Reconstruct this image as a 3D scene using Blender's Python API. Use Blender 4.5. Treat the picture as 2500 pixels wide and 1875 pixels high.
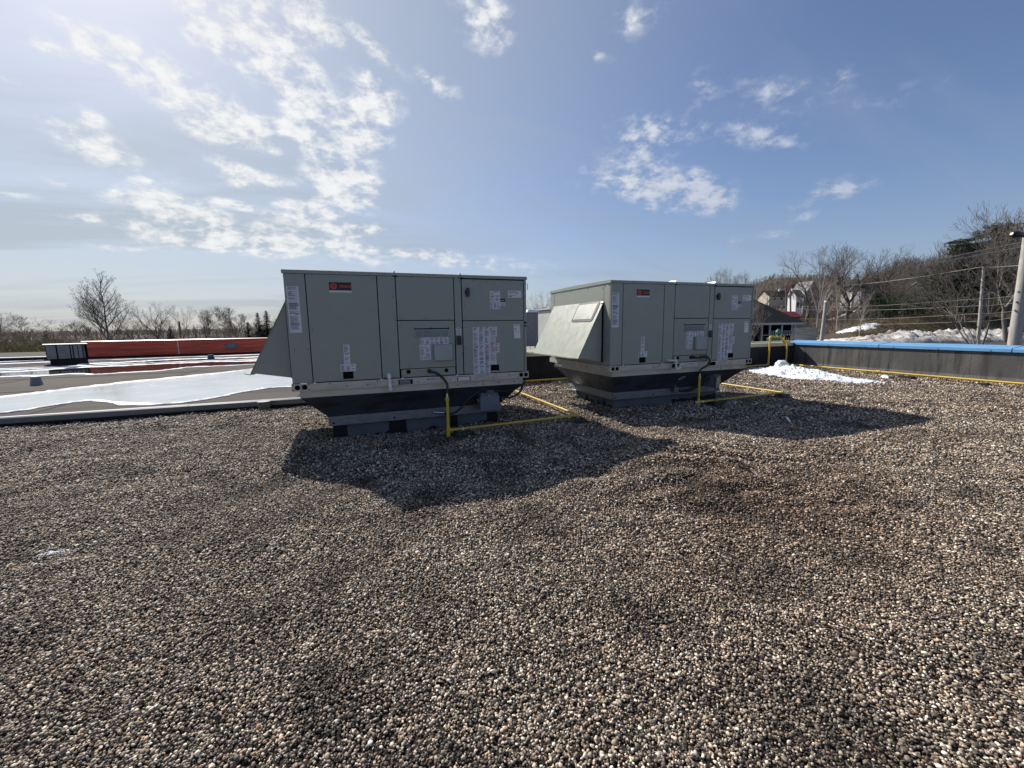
import bpy, math, random
import numpy as np
from mathutils import Vector, Matrix, Euler, noise
R = math.radians
scene = bpy.context.scene
COL = scene.collection
for o in list(bpy.data.objects): bpy.data.objects.remove(o)

# Frame: X runs along the fronts of the rooftop units, Y away behind them,
# z = 0 is the eye height (the gravel lies about 1.47 m below it).
HEAD = R(20.5)                                   # camera heading, clockwise from +Y
def cf(x, y):                                    # (sideways, ahead) of the camera -> world X, Y
    c, s = math.cos(HEAD), math.sin(HEAD)
    return (x*c + y*s, -x*s + y*c)
# ------------------------------------------------------------------ camera
PITCH, ROLL = 0.139, -0.0143
fx, fy = cf(0, 1); rx, ry = cf(1, 0)
fwd = Vector((fx*math.cos(PITCH), fy*math.cos(PITCH), -math.sin(PITCH)))
up0 = Vector((fx*math.sin(PITCH), fy*math.sin(PITCH), math.cos(PITCH)))
rt0 = Vector((rx, ry, 0))
xa = rt0*math.cos(ROLL) + up0*math.sin(ROLL)
ya = (up0*math.cos(ROLL) - rt0*math.sin(ROLL))
cam = bpy.data.objects.new('camera', bpy.data.cameras.new('camera'))
COL.objects.link(cam)
cam.matrix_world = Matrix((( xa.x, ya.x, -fwd.x, 0), (xa.y, ya.y, -fwd.y, 0), (xa.z, ya.z, -fwd.z, 0), (0, 0, 0, 1)))
cam.data.sensor_width = 36; cam.data.lens = 36*999.8/2500
cam.data.clip_start = 0.05; cam.data.clip_end = 12000
scene.camera = cam
# ------------------------------------------------------------------ light
SUN_EL, SUN_AZ = R(40.5), R(114.5)               # direction towards the sun, azimuth from +X
sunv = Vector((math.cos(SUN_EL)*math.cos(SUN_AZ), math.cos(SUN_EL)*math.sin(SUN_AZ), math.sin(SUN_EL)))
sl = bpy.data.lights.new('sun', 'SUN'); sl.energy = 5.0; sl.angle = R(0.6); sl.color = (1.0, 0.93, 0.83)
so = bpy.data.objects.new('sun', sl); COL.objects.link(so)
so.rotation_euler = sunv.to_track_quat('Z', 'Y').to_euler(); so.location = (0, 0, 50)
scene.view_settings.view_transform = 'Standard'; scene.view_settings.look = 'None'
scene.view_settings.exposure = 0.42; scene.view_settings.gamma = 1
SKY_STRENGTH = 0.085
# cloud banks seen from the roof: (azimuth from +Y, elevation, half width, half height, tilt) in degrees, weight
CLOUDS = [(-10.6,29.8,5.5,2.3,-22,1),(-9.2,27.6,3.6,1.4,5,1),(-3.0,31.9,4.0,1.8,-5,0.8),(-24.4,23.6,1.7,0.9,3,0.9),(-20.8,25.0,2.7,0.9,-18,0.9),(-18.2,23.8,3.0,1.7,-20,1),(-13.9,22.6,3.9,1.8,-15,1),(-12.1,20.6,2.8,1.3,1,1),(-5.0,26.0,3.4,1.8,-14,1),(-2.4,22.4,3.0,1.7,-6,1),(3.9,26.2,2.7,1.7,-22,0.9),(2.1,24.1,2.3,1.1,7,0.8),(3.1,22.2,2.1,0.8,6,0.9),(-0.6,19.0,3.4,2.6,-14,1),(-0.0,16.4,2.9,1.3,10,1),(-2.9,13.6,5.1,1.3,15,0.9),(0.2,12.0,3.0,0.8,9,0.9),(-22.7,17.2,2.5,1.0,-12,1),(-11.3,17.1,2.2,0.7,-13,0.9),(-9.7,16.2,3.2,0.8,8,0.9),(-6.1,14.5,2.2,0.5,1,0.9),(-20.1,13.5,2.3,0.8,4,0.9),(-16.6,12.1,4.2,1.2,-17,0.8),(-14.8,10.2,7.1,1.5,-3,0.8),(-6.9,9.7,7.7,1.1,-1,0.7),(5.1,9.2,8.9,1.0,-3,0.6),(-27.7,20.0,1.0,0.5,0,0.8),(-22.4,19.2,1.1,0.5,-17,0.8),(-18.7,15.1,1.6,0.4,5,0.8),(-25.5,14.1,1.1,0.4,3,0.7),(-7.5,22.3,1.7,0.6,6,0.7),(-8.0,19.9,1.5,0.6,-1,0.7),(17.6,33.6,2.9,2.0,-32,0.75),(11.3,27.9,2.6,0.9,-23,0.6),(4.7,30.2,2.6,0.9,-36,0.5),(-14.0,13.2,2.5,0.5,2,0.8),(-11.0,13.4,2.0,0.5,2,0.8),(-22.3,8.3,2.7,0.4,0,0.6),(-24.6,10.9,1.3,0.4,-1,0.6),(17.2,8.7,7.8,0.9,-5,0.5),(-28.4,12.2,1.2,0.4,6,0.6),(36.2,32.8,2.5,1.2,7,0.5),(31.5,30.0,1.5,0.5,-6,0.4),(43.5,26.2,1.5,1.5,43,0.45),(51.8,23.6,5.2,1.2,-19,0.45),(39.0,23.0,4.2,1.4,-8,0.7),(38.2,20.6,4.1,1.2,-7,0.55),(49.8,20.4,4.8,1.2,-17,0.55),(39.2,16.6,7.5,1.8,-14,0.9),(45.9,14.3,1.9,1.0,-7,0.5),(57.4,14.1,2.3,1.1,-11,0.75),(55.1,12.0,1.6,1.1,-9,0.5),(52.3,10.0,1.8,0.6,-7,0.4),(48.3,9.7,1.2,0.7,-6,0.35),(38.4,13.9,1.9,0.5,-5,0.3),(61.5,20.6,2.8,1.0,0,0.3),(57.3,23.5,1.1,0.8,-17,0.35)]

class NT:                                        # terse node helper
    def __init__(s, tree): s.t = tree; s.n = tree.nodes; s.l = tree.links
    def new(s, typ, **kw):
        nd = s.n.new(typ)
        for k, v in kw.items(): setattr(nd, k, v)
        return nd
    def put(s, sock, v):
        if isinstance(v, bpy.types.NodeSocket): s.l.new(v, sock)
        elif v is not None: sock.default_value = v
    def math(s, op, a, b=None, c=None, clamp=False):
        nd = s.new('ShaderNodeMath', operation=op, use_clamp=clamp)
        s.put(nd.inputs[0], a); s.put(nd.inputs[1], b); s.put(nd.inputs[2], c)
        return nd.outputs[0]
    def vmath(s, op, a, b=None):
        nd = s.new('ShaderNodeVectorMath', operation=op)
        s.put(nd.inputs[0], a)
        if op == 'SCALE': s.put(nd.inputs[3], b)
        else: s.put(nd.inputs[1], b)
        return nd.outputs['Value'] if op in ('LENGTH', 'DOT_PRODUCT') else nd.outputs[0]
    def noise(s, vec, scale, detail=4, rough=.55, dist=0, typ='FBM'):
        nd = s.new('ShaderNodeTexNoise', noise_type=typ)
        s.put(nd.inputs['Vector'], vec); nd.inputs['Scale'].default_value = scale
        nd.inputs['Detail'].default_value = detail; nd.inputs['Roughness'].default_value = rough
        nd.inputs['Distortion'].default_value = dist
        return nd.outputs[0]
    def ramp(s, fac, stops, interp='LINEAR'):
        nd = s.new('ShaderNodeValToRGB'); s.put(nd.inputs[0], fac); cr = nd.color_ramp; cr.interpolation = interp
        while len(cr.elements) < len(stops): cr.elements.new(.5)
        for e, (p, c) in zip(cr.elements, stops):
            e.position = p; e.color = (*c, 1) if len(c) == 3 else c
        return nd.outputs[0]
    def mix(s, fac, a, b, blend='MIX'):
        nd = s.new('ShaderNodeMix', data_type='RGBA', blend_type=blend)
        s.put(nd.inputs[0], fac)
        for i, v in ((6, a), (7, b)):
            s.put(nd.inputs[i], (*v, 1) if isinstance(v, tuple) and len(v) == 3 else v)
        return nd.outputs[2]
    def mrange(s, v, a, b, c=0., d=1., smooth=True):
        nd = s.new('ShaderNodeMapRange', interpolation_type='SMOOTHSTEP' if smooth else 'LINEAR')
        s.put(nd.inputs[0], v)
        for i, x in enumerate((a, b, c, d)): s.put(nd.inputs[i+1], x)
        return nd.outputs[0]
    def mapping(s, vec, scale=(1, 1, 1), rot=(0, 0, 0), loc=(0, 0, 0), typ='POINT'):
        nd = s.new('ShaderNodeMapping', vector_type=typ); s.put(nd.inputs[0], vec)
        nd.inputs[1].default_value = loc; nd.inputs[2].default_value = rot; nd.inputs[3].default_value = scale
        return nd.outputs[0]
def pix_ray(px, py, Y):                          # the point Y metres ahead that the survey saw at (px, py)
    c, s = math.cos(ROLL), math.sin(ROLL); a, b = px-1250, py-937.5
    u = c*a+s*b; v = -s*a+c*b; f = 999.8
    k = Y/(math.cos(PITCH)-v/f*math.sin(PITCH)); X, Yw = cf(u/f*k, Y)
    return Vector((X, Yw, (-math.sin(PITCH)-v/f*math.cos(PITCH))*k))
def wp(px, Y, z):
    c, s = math.cos(ROLL), math.sin(ROLL); f = 999.8
    fw = Y*math.cos(PITCH)-z*math.sin(PITCH); v = -f*(Y*math.sin(PITCH)+z*math.cos(PITCH))/fw
    u = (px-1250+s*v)/c; X, Yw = cf(u*fw/f, Y); return Vector((X, Yw, z))
def make_world():
    w = bpy.data.worlds.new('World'); scene.world = w; w.use_nodes = True
    w.node_tree.nodes.clear(); t = NT(w.node_tree)
    sky = t.new('ShaderNodeTexSky', sky_type='NISHITA')
    sky.sun_disc = False; sky.sun_elevation = SUN_EL; sky.sun_rotation = R(90)-SUN_AZ
    sky.altitude = 50; sky.air_density = 1.0; sky.dust_density = 1.1; sky.ozone_density = 1.2
    d = t.new('ShaderNodeTexCoord').outputs['Generated']
    sep = t.new('ShaderNodeSeparateXYZ'); t.put(sep.inputs[0], d)
    zz = t.math('ADD', t.math('MAXIMUM', sep.outputs[2], 0.0), 0.20)
    comb = t.new('ShaderNodeCombineXYZ')
    t.put(comb.inputs[0], t.math('DIVIDE', sep.outputs[0], zz)); t.put(comb.inputs[1], t.math('DIVIDE', sep.outputs[1], zz))
    p = comb.outputs[0]
    acc = None
    wob = t.new('ShaderNodeTexNoise'); t.put(wob.inputs[0], p); wob.inputs['Scale'].default_value = 2.2; wob.inputs['Detail'].default_value = 2
    dw = t.vmath('ADD', d, t.vmath('SCALE', t.vmath('SUBTRACT', wob.outputs['Color'], (.5, .5, .5)), .05))
    for az, el, ra, rb, tilt, wgt in CLOUDS:
        a, e = R(az), R(el)
        c = Vector((math.sin(a)*math.cos(e), math.cos(a)*math.cos(e), math.sin(e)))
        right = Vector((math.cos(a), -math.sin(a), 0)); upv = right.cross(c)
        if upv.z < 0: upv = -upv
        T = R(tilt); ea = right*math.cos(T)+upv*math.sin(T); eb = upv*math.cos(T)-right*math.sin(T)
        m = Matrix((ea, eb, ea.cross(eb))).transposed()
        mp = t.mapping(dw, scale=(R(ra)*1.65, R(rb)*1.75, 1), rot=m.to_euler(), loc=c, typ='TEXTURE')
        g = t.new('ShaderNodeTexGradient', gradient_type='SPHERICAL'); t.put(g.inputs[0], mp)
        acc = t.math('MULTIPLY_ADD', g.outputs['Fac'], wgt, acc if acc is not None else 0.0)
    acc = t.math('MINIMUM', acc, .66)
    pr = t.mapping(p, rot=(0, 0, R(25)), scale=(1.0, 1.15, 1))
    n3 = t.noise(t.mapping(d, scale=(1, 1, 1.5)), 30, 5, .58, .15)
    n1 = t.noise(pr, 4.2, 7, .62, .2)
    n2 = t.noise(pr, 15.0, 5, .62, .2)
    nn = t.math('ADD', t.math('MULTIPLY', n1, .34), t.math('MULTIPLY_ADD', n2, .22, t.math('MULTIPLY', n3, .44)))
    dens = t.math('ADD', acc, t.math('MULTIPLY', t.math('SUBTRACT', nn, .5), t.math('MULTIPLY_ADD', acc, 8.5, 1.3)))
    back = t.mrange(t.vmath('DOT_PRODUCT', d, tuple(fwd)), .1, -.5)          # unseen bright cloud added behind the viewer to lift the shaded faces
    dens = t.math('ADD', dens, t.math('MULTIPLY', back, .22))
    cov = t.mrange(dens, .06, 1.02)
    # a thin streaky veil over everything
    pv = t.mapping(p, rot=(0, 0, R(-35)), scale=(.35, 1.3, 1))
    veil = t.mrange(t.noise(pv, 1.1, 6, .6, .9), .42, .72)
    # brighter towards the sun: glow of the thin cloud mixed into the sky colours
    cs = t.vmath('DOT_PRODUCT', d, tuple(sunv))
    near = t.mrange(cs, .35, 1.0)
    hz = t.math('SUBTRACT', 1.0, t.mrange(sep.outputs[2], -.02, .35))
    skyc = t.mix(1.0, sky.outputs[0], (.86, .89, 1.02), 'MULTIPLY')
    haze = t.mix(near, (2.7, 3.3, 4.5), (3.9, 4.5, 4.85))
    hf = t.math('ADD', t.math('MULTIPLY', near, .66), t.math('MULTIPLY', hz, .36), clamp=True)
    hf = t.math('ADD', hf, t.math('MULTIPLY', veil, .40), clamp=True)
    base = t.mix(t.math('MULTIPLY', hf, .85), skyc, haze)
    cl = t.mix(near, (5.8, 6.2, 7.1), (8.6, 8.7, 8.7))
    cl = t.mix(back, cl, (9.0, 9.0, 8.9))  # the added cloud is whitest, as extra light on the shaded fronts
    shade = t.mrange(nn, .42, .72, .82, 1.06, False)
    cl = t.mix(1.0, cl, shade, 'MULTIPLY')
    cov = t.math('MULTIPLY', cov, t.mrange(acc, .0, .40, .45, 1.0))
    opq = t.math('MULTIPLY', cov, t.mrange(t.math('ADD', cs, 0.0), 0.0, .75, .55, .97))
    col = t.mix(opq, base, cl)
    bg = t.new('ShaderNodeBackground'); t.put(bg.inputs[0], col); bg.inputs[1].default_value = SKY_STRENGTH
    out = t.new('ShaderNodeOutputWorld'); t.l.new(bg.outputs[0], out.inputs[0])
    w.cycles.sampling_method = 'MANUAL'; w.cycles.sample_map_resolution = 1024
make_world()

# ------------------------------------------------------------------ materials
def mat(name, col, rough=.6, metal=0., spec=.5, var=None, bump=None, coord='Object'):
    """var=(scale, colour2, lo, hi[, detail]) mixes a second colour; bump=(scale, strength, distance)"""
    m = bpy.data.materials.new(name); m.use_nodes = True; t = NT(m.node_tree)
    b = t.n['Principled BSDF']; b.inputs['Roughness'].default_value = rough; b.inputs['Metallic'].default_value = metal
    b.inputs['Specular IOR Level'].default_value = spec
    c = t.new('ShaderNodeTexCoord').outputs[coord]; colr = (*col, 1)
    if var:
        for v in (var if isinstance(var, list) else [var]):
            sc, c2, lo, hi = v[:4]; st = v[4] if len(v) > 4 else (1, 1, 1)
            f = t.mrange(t.noise(t.mapping(c, scale=st), sc, 6, .6), lo, hi)
            colr = t.mix(f, colr if isinstance(colr, bpy.types.NodeSocket) else tuple(colr[:3]), c2)
        t.put(b.inputs['Base Color'], colr)
    else: b.inputs['Base Color'].default_value = colr
    if bump:
        bn = t.new('ShaderNodeBump'); bn.inputs['Strength'].default_value = bump[1]; bn.inputs['Distance'].default_value = bump[2]
        t.put(bn.inputs['Height'], t.noise(t.mapping(c, scale=bump[3] if len(bump) > 3 else (1, 1, 1)), bump[0], 6, .6)); t.put(b.inputs['Normal'], bn.outputs[0])
    m['t'] = 1
    return m
def rough_var(m, scale, lo, hi):
    t = NT(m.node_tree); b = t.n['Principled BSDF']; c = t.new('ShaderNodeTexCoord').outputs['Object']
    t.put(b.inputs['Roughness'], t.mrange(t.noise(c, scale, 5, .6), .3, .7, lo, hi, False))
M = {}
M['paint'] = mat('unit_paint', (.286, .311, .270), .36, 0, .65, [(3, (.27, .295, .262), .35, .7), (28, (.225, .24, .215), .66, .85)], (4.5, .06, .010))
rough_var(M['paint'], 6, .28, .42)
M['paint_light'] = mat('cover_paint', (.36, .40, .40), .4, 0, .5, (5, (.33, .365, .36), .4, .7))
M['seam'] = mat('dark_gap', (.006, .006, .007), .95, 0, .1)
M['galv'] = mat('galvanised', (.19, .205, .23), .5, .4, .5, [(14, (.145, .16, .18), .4, .62, (1, 1, 3)), (5, (.18, .18, .18), .6, .8)], (40, .1, .002))
rough_var(M['galv'], 9, .28, .55)
M['rail'] = mat('rail_metal', (.50, .485, .445), .42, .35, .5, [(7, (.40, .39, .365), .42, .66, (.5, 1, 2)), (30, (.2, .2, .2), .68, .8)], (50, .1, .002))
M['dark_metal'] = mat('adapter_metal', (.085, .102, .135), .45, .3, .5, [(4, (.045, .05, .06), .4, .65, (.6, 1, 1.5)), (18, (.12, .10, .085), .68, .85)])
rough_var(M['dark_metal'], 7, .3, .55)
M['curb'] = mat('curb_membrane', (.11, .122, .14), .75, 0, .3, [(3, (.075, .085, .10), .4, .7)], (120, .3, .002))
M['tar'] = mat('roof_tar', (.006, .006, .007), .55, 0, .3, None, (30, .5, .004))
M['white'] = mat('white_plastic', (.72, .73, .72), .35, 0, .5, (20, (.55, .55, .52), .6, .8))
M['sticker'] = mat('sticker_paper', (.66, .66, .70), .5, 0, .4, (12, (.55, .55, .60), .5, .8))
M['ink'] = mat('sticker_ink', (.16, .165, .22), .6)
M['inkblk'] = mat('sticker_black', (.012, .012, .018), .4)
M['inkred'] = mat('sticker_red', (.62, .045, .035), .4)
M['amber'] = mat('sticker_amber', (.55, .36, .05), .45)
M['black'] = mat('black_plastic', (.012, .012, .013), .35)
M['rubber'] = mat('black_rubber', (.02, .02, .02), .45, 0, .5, (20, (.035, .033, .03), .5, .7))
M['grey_box'] = mat('switch_paint', (.15, .17, .215), .38, .1, .5, (9, (.12, .137, .175), .4, .7))
M['yellow'] = mat('gas_yellow', (.62, .42, .045), .38, 0, .5, [(4, (.52, .34, .04), .45, .7), (22, (.30, .19, .05), .66, .8)], (40, .1, .002))
M['steel'] = mat('bare_steel', (.55, .56, .58), .25, .9)
M['green'] = mat('regulator_green', (.02, .10, .085), .4, 0, .5, (18, (.035, .13, .11), .5, .7))
M['blue'] = mat('coping_blue', (.15, .35, .60), .36, 0, .5, [(1.2, (.125, .31, .55), .4, .7, (1, 1, 1)), (25, (.18, .38, .60), .62, .8)])
M['cream'] = mat('coping_cream', (.50, .475, .36), .42, 0, .5, (2, (.42, .40, .30), .4, .7))
M['wall_shaded'] = mat('rear_membrane_shaded', (.022, .022, .026), .9, 0, .15, (2, (.032, .031, .035), .4, .7))  # deep shade of the rear face put into a darker membrane colour
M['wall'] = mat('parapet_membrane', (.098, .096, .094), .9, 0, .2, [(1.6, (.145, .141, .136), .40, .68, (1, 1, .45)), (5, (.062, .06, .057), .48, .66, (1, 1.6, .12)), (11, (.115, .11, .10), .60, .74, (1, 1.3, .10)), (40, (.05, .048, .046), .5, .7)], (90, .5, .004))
M['fascia'] = mat('edge_metal', (.12, .137, .165), .4, .2, .5, (1.5, (.10, .115, .14), .4, .7, (1, 1, 1)))
M['redmetal'] = mat('red_siding', (.74, .12, .055), .45, 0, .5, [(1.2, (.50, .07, .04), .38, .62, (.35, 1, 5)), (6, (.70, .24, .17), .52, .75, (.08, 1, 5))])
M['snow'] = mat('snow', (.72, .74, .78), .7, 0, .2, (6, (.56, .59, .64), .45, .75), (14, .5, .03))
M['dirtysnow'] = mat('dirty_snow', (.58, .57, .56), .7, 0, .3, [(.35, (.33, .30, .27), .40, .58, (1, 1, 1.6)), (1.3, (.13, .11, .09), .54, .66), (5, (.55, .55, .55), .57, .7)], (3, .6, .2))
M['bark'] = mat('bark_grey', (.17, .15, .135), .85, 0, .2, (1.5, (.24, .215, .195), .45, .7))
M['bark_dark'] = mat('bark_dark', (.105, .09, .078), .85, 0, .2, (1.5, (.15, .13, .115), .45, .7))
M['birch'] = mat('bark_pale', (.34, .31, .28), .8, 0, .2, (3, (.16, .14, .12), .55, .7))
M['bark_brown'] = mat('bark_brown', (.17, .143, .118), .85, 0, .2, (1.5, (.22, .19, .16), .45, .7))
M['needle'] = mat('pine_needles', (.055, .082, .038), .7, 0, .3, (.9, (.10, .115, .055), .45, .7))
M['spruce'] = mat('spruce_needles', (.022, .038, .024), .7, 0, .3, (.9, (.035, .05, .03), .45, .7))
M['shrub'] = mat('shrub_olive', (.14, .125, .06), .8, 0, .2, (.5, (.19, .155, .09), .45, .7))
M['pole'] = mat('weathered_pole', (.42, .40, .38), .8, 0, .2, [(7, (.26, .245, .23), .45, .68, (4, 4, .35)), (1.4, (.5, .48, .46), .5, .7)], (40, .5, .006, (4, 4, .4)))
M['cable'] = mat('cable_pale', (.26, .255, .24), .6)
M['cable_dark'] = mat('cable_dark', (.03, .03, .03), .5)
M['asphalt'] = mat('asphalt', (.06, .06, .062), .9, 0, .2, (.4, (.085, .083, .08), .4, .7))
M['shingle'] = mat('dark_shingle', (.034, .033, .035), .95, 0, .1, [(1.2, (.045, .044, .046), .45, .7), (22, (.012, .012, .014), .5, .7)], (40, .5, .02))
M['trimwhite'] = mat('white_trim', (.55, .56, .58), .55)
M['sidwhite'] = mat('white_siding', (.74, .75, .78), .6, 0, .3, (.6, (.66, .67, .70), .4, .7))
M['sidgrey'] = mat('grey_shingle', (.24, .245, .26), .8, 0, .3, (3, (.19, .195, .21), .4, .7, (1, 1, 3)))
M['maroon'] = mat('maroon_roof', (.15, .018, .025), .5, 0, .4, (.8, (.19, .03, .035), .4, .7))
M['sidbeige'] = mat('beige_siding', (.50, .45, .38), .7, 0, .3)
M['window'] = mat('window_glass', (.02, .025, .035), .12)
M['boards'] = mat('grey_boards', (.34, .32, .29), .8, 0, .3, [(1.2, (.17, .15, .13), .45, .65, (.3, .3, 6))])
M['lightbox'] = mat('old_unit_paint', (.50, .52, .49), .5, 0, .4, (1.6, (.44, .455, .43), .4, .7))
M['oldgrey'] = mat('old_panel', (.20, .205, .21), .5, 0, .4, (2, (.16, .165, .17), .4, .7))

# ------------------------------------------------------------------ mesh helpers
class MB:
    def __init__(s, off=(0, 0, 0)): s.v = []; s.f = []; s.mi = []; s.off = Vector(off); s.sm = []
    def face(s, idx, mi=0, sm=False): s.f.append(idx); s.mi.append(mi); s.sm.append(sm)
    def add(s, vs, fs, mi=0, sm=False):
        k = len(s.v); s.v += [tuple(Vector(v)-s.off) for v in vs]
        for f in fs: s.face([i+k for i in f], mi, sm)
        return s
    def box(s, x0, x1, y0, y1, z0, z1, mi=0):
        vs = [(x, y, z) for z in (z0, z1) for y in (y0, y1) for x in (x0, x1)]
        return s.add(vs, [(0, 2, 3, 1), (4, 5, 7, 6), (0, 1, 5, 4), (2, 6, 7, 3), (0, 4, 6, 2), (1, 3, 7, 5)], mi)
    def bbox(s, x0, x1, y0, y1, z0, z1, b=.004, mi=0):      # box with chamfered edges
        k = []; 
        for sz, z in ((-1, z0), (1, z1)):
            for dz, ins in ((0, b), (-sz*b, 0)):
                rows = [(x0+b, y0), (x1-b, y0), (x1, y0+b), (x1, y1-b), (x1-b, y1), (x0+b, y1), (x0, y1-b), (x0, y0+b)]
                if ins: 
                    cx, cy = (x0+x1)/2, (y0+y1)/2
                    rows = [(x+(ins if x < cx else -ins), y+(ins if y < cy else -ins)) for x, y in rows]
                k.append([(x, y, z+dz) for x, y in rows])
        a, b_, d, c = k[0], k[1], k[2], k[3]
        vs = a+b_+c+d; fs = [tuple(range(7, -1, -1)), tuple(range(24, 32))]
        for L in range(3):
            for i in range(8): j = (i+1) % 8; fs.append((L*8+i, L*8+j, L*8+8+j, L*8+8+i))
        return s.add(vs, fs, mi)
    def tube(s, pts, r, n=8, mi=0, caps=True, sm=True):
        pts = [Vector(p) for p in pts]; rs = r if isinstance(r, (list, tuple)) else [r]*len(pts)
        vs = []; fs = []; prev = None
        for i, p in enumerate(pts):
            t = (pts[min(i+1, len(pts)-1)]-pts[max(i-1, 0)]).normalized()
            if prev is None: a = t.orthogonal().normalized()
            else: a = (prev-t*prev.dot(t)); a = a.normalized() if a.length > 1e-6 else t.orthogonal().normalized()
            prev = a; b = t.cross(a)
            vs += [p+(a*math.cos(2*math.pi*k/n)+b*math.sin(2*math.pi*k/n))*rs[i] for k in range(n)]
        for i in range(len(pts)-1):
            for k in range(n):
                j = (k+1) % n; fs.append((i*n+k, i*n+j, i*n+n+j, i*n+n+k))
        s.add(vs, fs, mi, sm)
        if caps:
            s.add(vs[:n], [tuple(range(n-1, -1, -1))], mi); s.add(vs[-n:], [tuple(range(n))], mi)
        return s
    def disc(s, c, nrm, r, n=16, mi=0):
        nrm = Vector(nrm).normalized(); a = nrm.orthogonal().normalized(); b = nrm.cross(a); c = Vector(c)
        return s.add([c+(a*math.cos(2*math.pi*k/n)+b*math.sin(2*math.pi*k/n))*r for k in range(n)], [tuple(range(n))], mi)
    def prism(s, poly, ext, mi=0):                          # closed extrusion of a planar polygon
        n = len(poly); e = Vector(ext); P = [Vector(p) for p in poly]
        fs = [tuple(range(n-1, -1, -1)), tuple(range(n, 2*n))]+[(i, (i+1) % n, n+(i+1) % n, n+i) for i in range(n)]
        return s.add(P+[p+e for p in P], fs, mi)
    def build(s, name, mats, parent=None, loc=None):
        me = bpy.data.meshes.new(name); me.from_pydata(s.v, [], s.f)
        for m in (mats if isinstance(mats, list) else [mats]): me.materials.append(M[m] if isinstance(m, str) else m)
        me.polygons.foreach_set('material_index', s.mi); me.polygons.foreach_set('use_smooth', s.sm); me.update()
        o = bpy.data.objects.new(name, me); COL.objects.link(o)
        if parent: o.parent = parent
        if loc is not None: o.location = loc
        elif parent is None: o.location = s.off
        return o
def tag(o, label=None, cat=None, group=None, kind=None):
    for k, v in (('label', label), ('category', cat), ('group', group), ('kind', kind)):
        if v: o[k] = v
    return o
def thing(name, loc, label, cat, group=None, rz=0):
    o = bpy.data.objects.new(name, None); COL.objects.link(o); o.location = loc; o.rotation_euler = (0, 0, rz)
    o.empty_display_size = .1
    return tag(o, label, cat, group)
def struct(o): o['kind'] = 'structure'; return o
def stuff(o): o['kind'] = 'stuff'; return o
def copy_tree(o, parent=None):
    c = o.copy(); COL.objects.link(c); c.parent = parent
    for ch in o.children: copy_tree(ch, c)
    return c
def spline(pts, n=8):                                        # Catmull-Rom
    P = [Vector(p) for p in pts]; P = [P[0]*2-P[1]]+P+[P[-1]*2-P[-2]]; out = []
    for i in range(1, len(P)-2):
        for k in range(n):
            t = k/n; a, b, c, d = P[i-1:i+3]
            out.append(.5*((2*b)+(c-a)*t+(2*a-5*b+4*c-d)*t*t+(3*b-a-3*c+d)*t**3))
    return out+[P[-2]]
# ------------------------------------------------------------------ terrain
def smooth(a, b, x):
    t = min(1, max(0, (x-a)/(b-a))); return t*t*(3-2*t)
def ground_z(X, Y):
    c, s = math.cos(HEAD), math.sin(HEAD)
    x = X*c - Y*s; y = X*s + Y*c                              # sideways / ahead of the camera
    az = math.degrees(math.atan2(x, max(y, .01))) if y > -50 else 60
    z = -3.3
    w = smooth(20, 33, az); w2 = smooth(36, 44, az)
    z += w*(.085+.11*w2)*max(0, min(y, 190)-62)
    z += w2*2.2*smooth(64.5, 69, y)*(1-.3*smooth(69, 90, y))
    z += w*.165*max(0, min(y, 420)-190)*(1-.6*w2)
    z += 16*smooth(900, 2600, y)*(1-w) - 0*w
    z += (noise.noise(Vector((X*.02, Y*.02, 0)))*1.2+noise.noise(Vector((X*.006, Y*.006, 3)))*4)*smooth(75, 300, math.hypot(x, y))
    return z
def make_ground():
    rings = [0, 10, 20, 30, 40, 48, 54, 58, 60, 62, 64, 66, 68, 70, 73, 77, 82, 88, 95, 103, 112, 124, 138, 155, 175, 200, 230, 265, 305, 350, 400, 460, 540, 650, 800, 1000, 1300, 1700, 2200, 2900, 4000, 6000]
    azs = [-180+i*10 for i in range(9)]+[-90+i*1.5 for i in range(121)]+[100+i*10 for i in range(9)]
    azs = azs[:-1]
    vs = []; fs = []; n = len(azs)
    for r in rings:
        for a in azs:
            t = R(a); k = 1/max(math.cos(t), .42) if abs(a) < 90 else 1/.42
            X, Y = cf(r*k*math.sin(t), r*k*math.cos(t)); vs.append((X, Y, ground_z(X, Y)))
    for i in range(len(rings)-1):
        for j in range(n): fs.append((i*n+j, i*n+(j+1) % n, i*n+n+(j+1) % n, i*n+n+j))
    m = mat('ground_soil', (.105, .082, .055), .95, 0, .1, [(.05, (.075, .062, .048), .4, .65), (.25, (.14, .115, .07), .5, .75), (.012, (.095, .08, .068), .5, .7)], (1.2, .6, .3))
    b = MB(); b.add(vs, fs, 0, True); struct(b.build('ground', m))
make_ground()
p = MB()
q = [cf(-20, 16), cf(20, 8), cf(80, 8), cf(110, 63.2), cf(44, 63.2), cf(20, 63.2), cf(-20, 63.2)]
p.prism([(x, y, -3.292) for x, y in q], (0, 0, .03)); struct(p.build('parking_lot', 'asphalt'))

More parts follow.
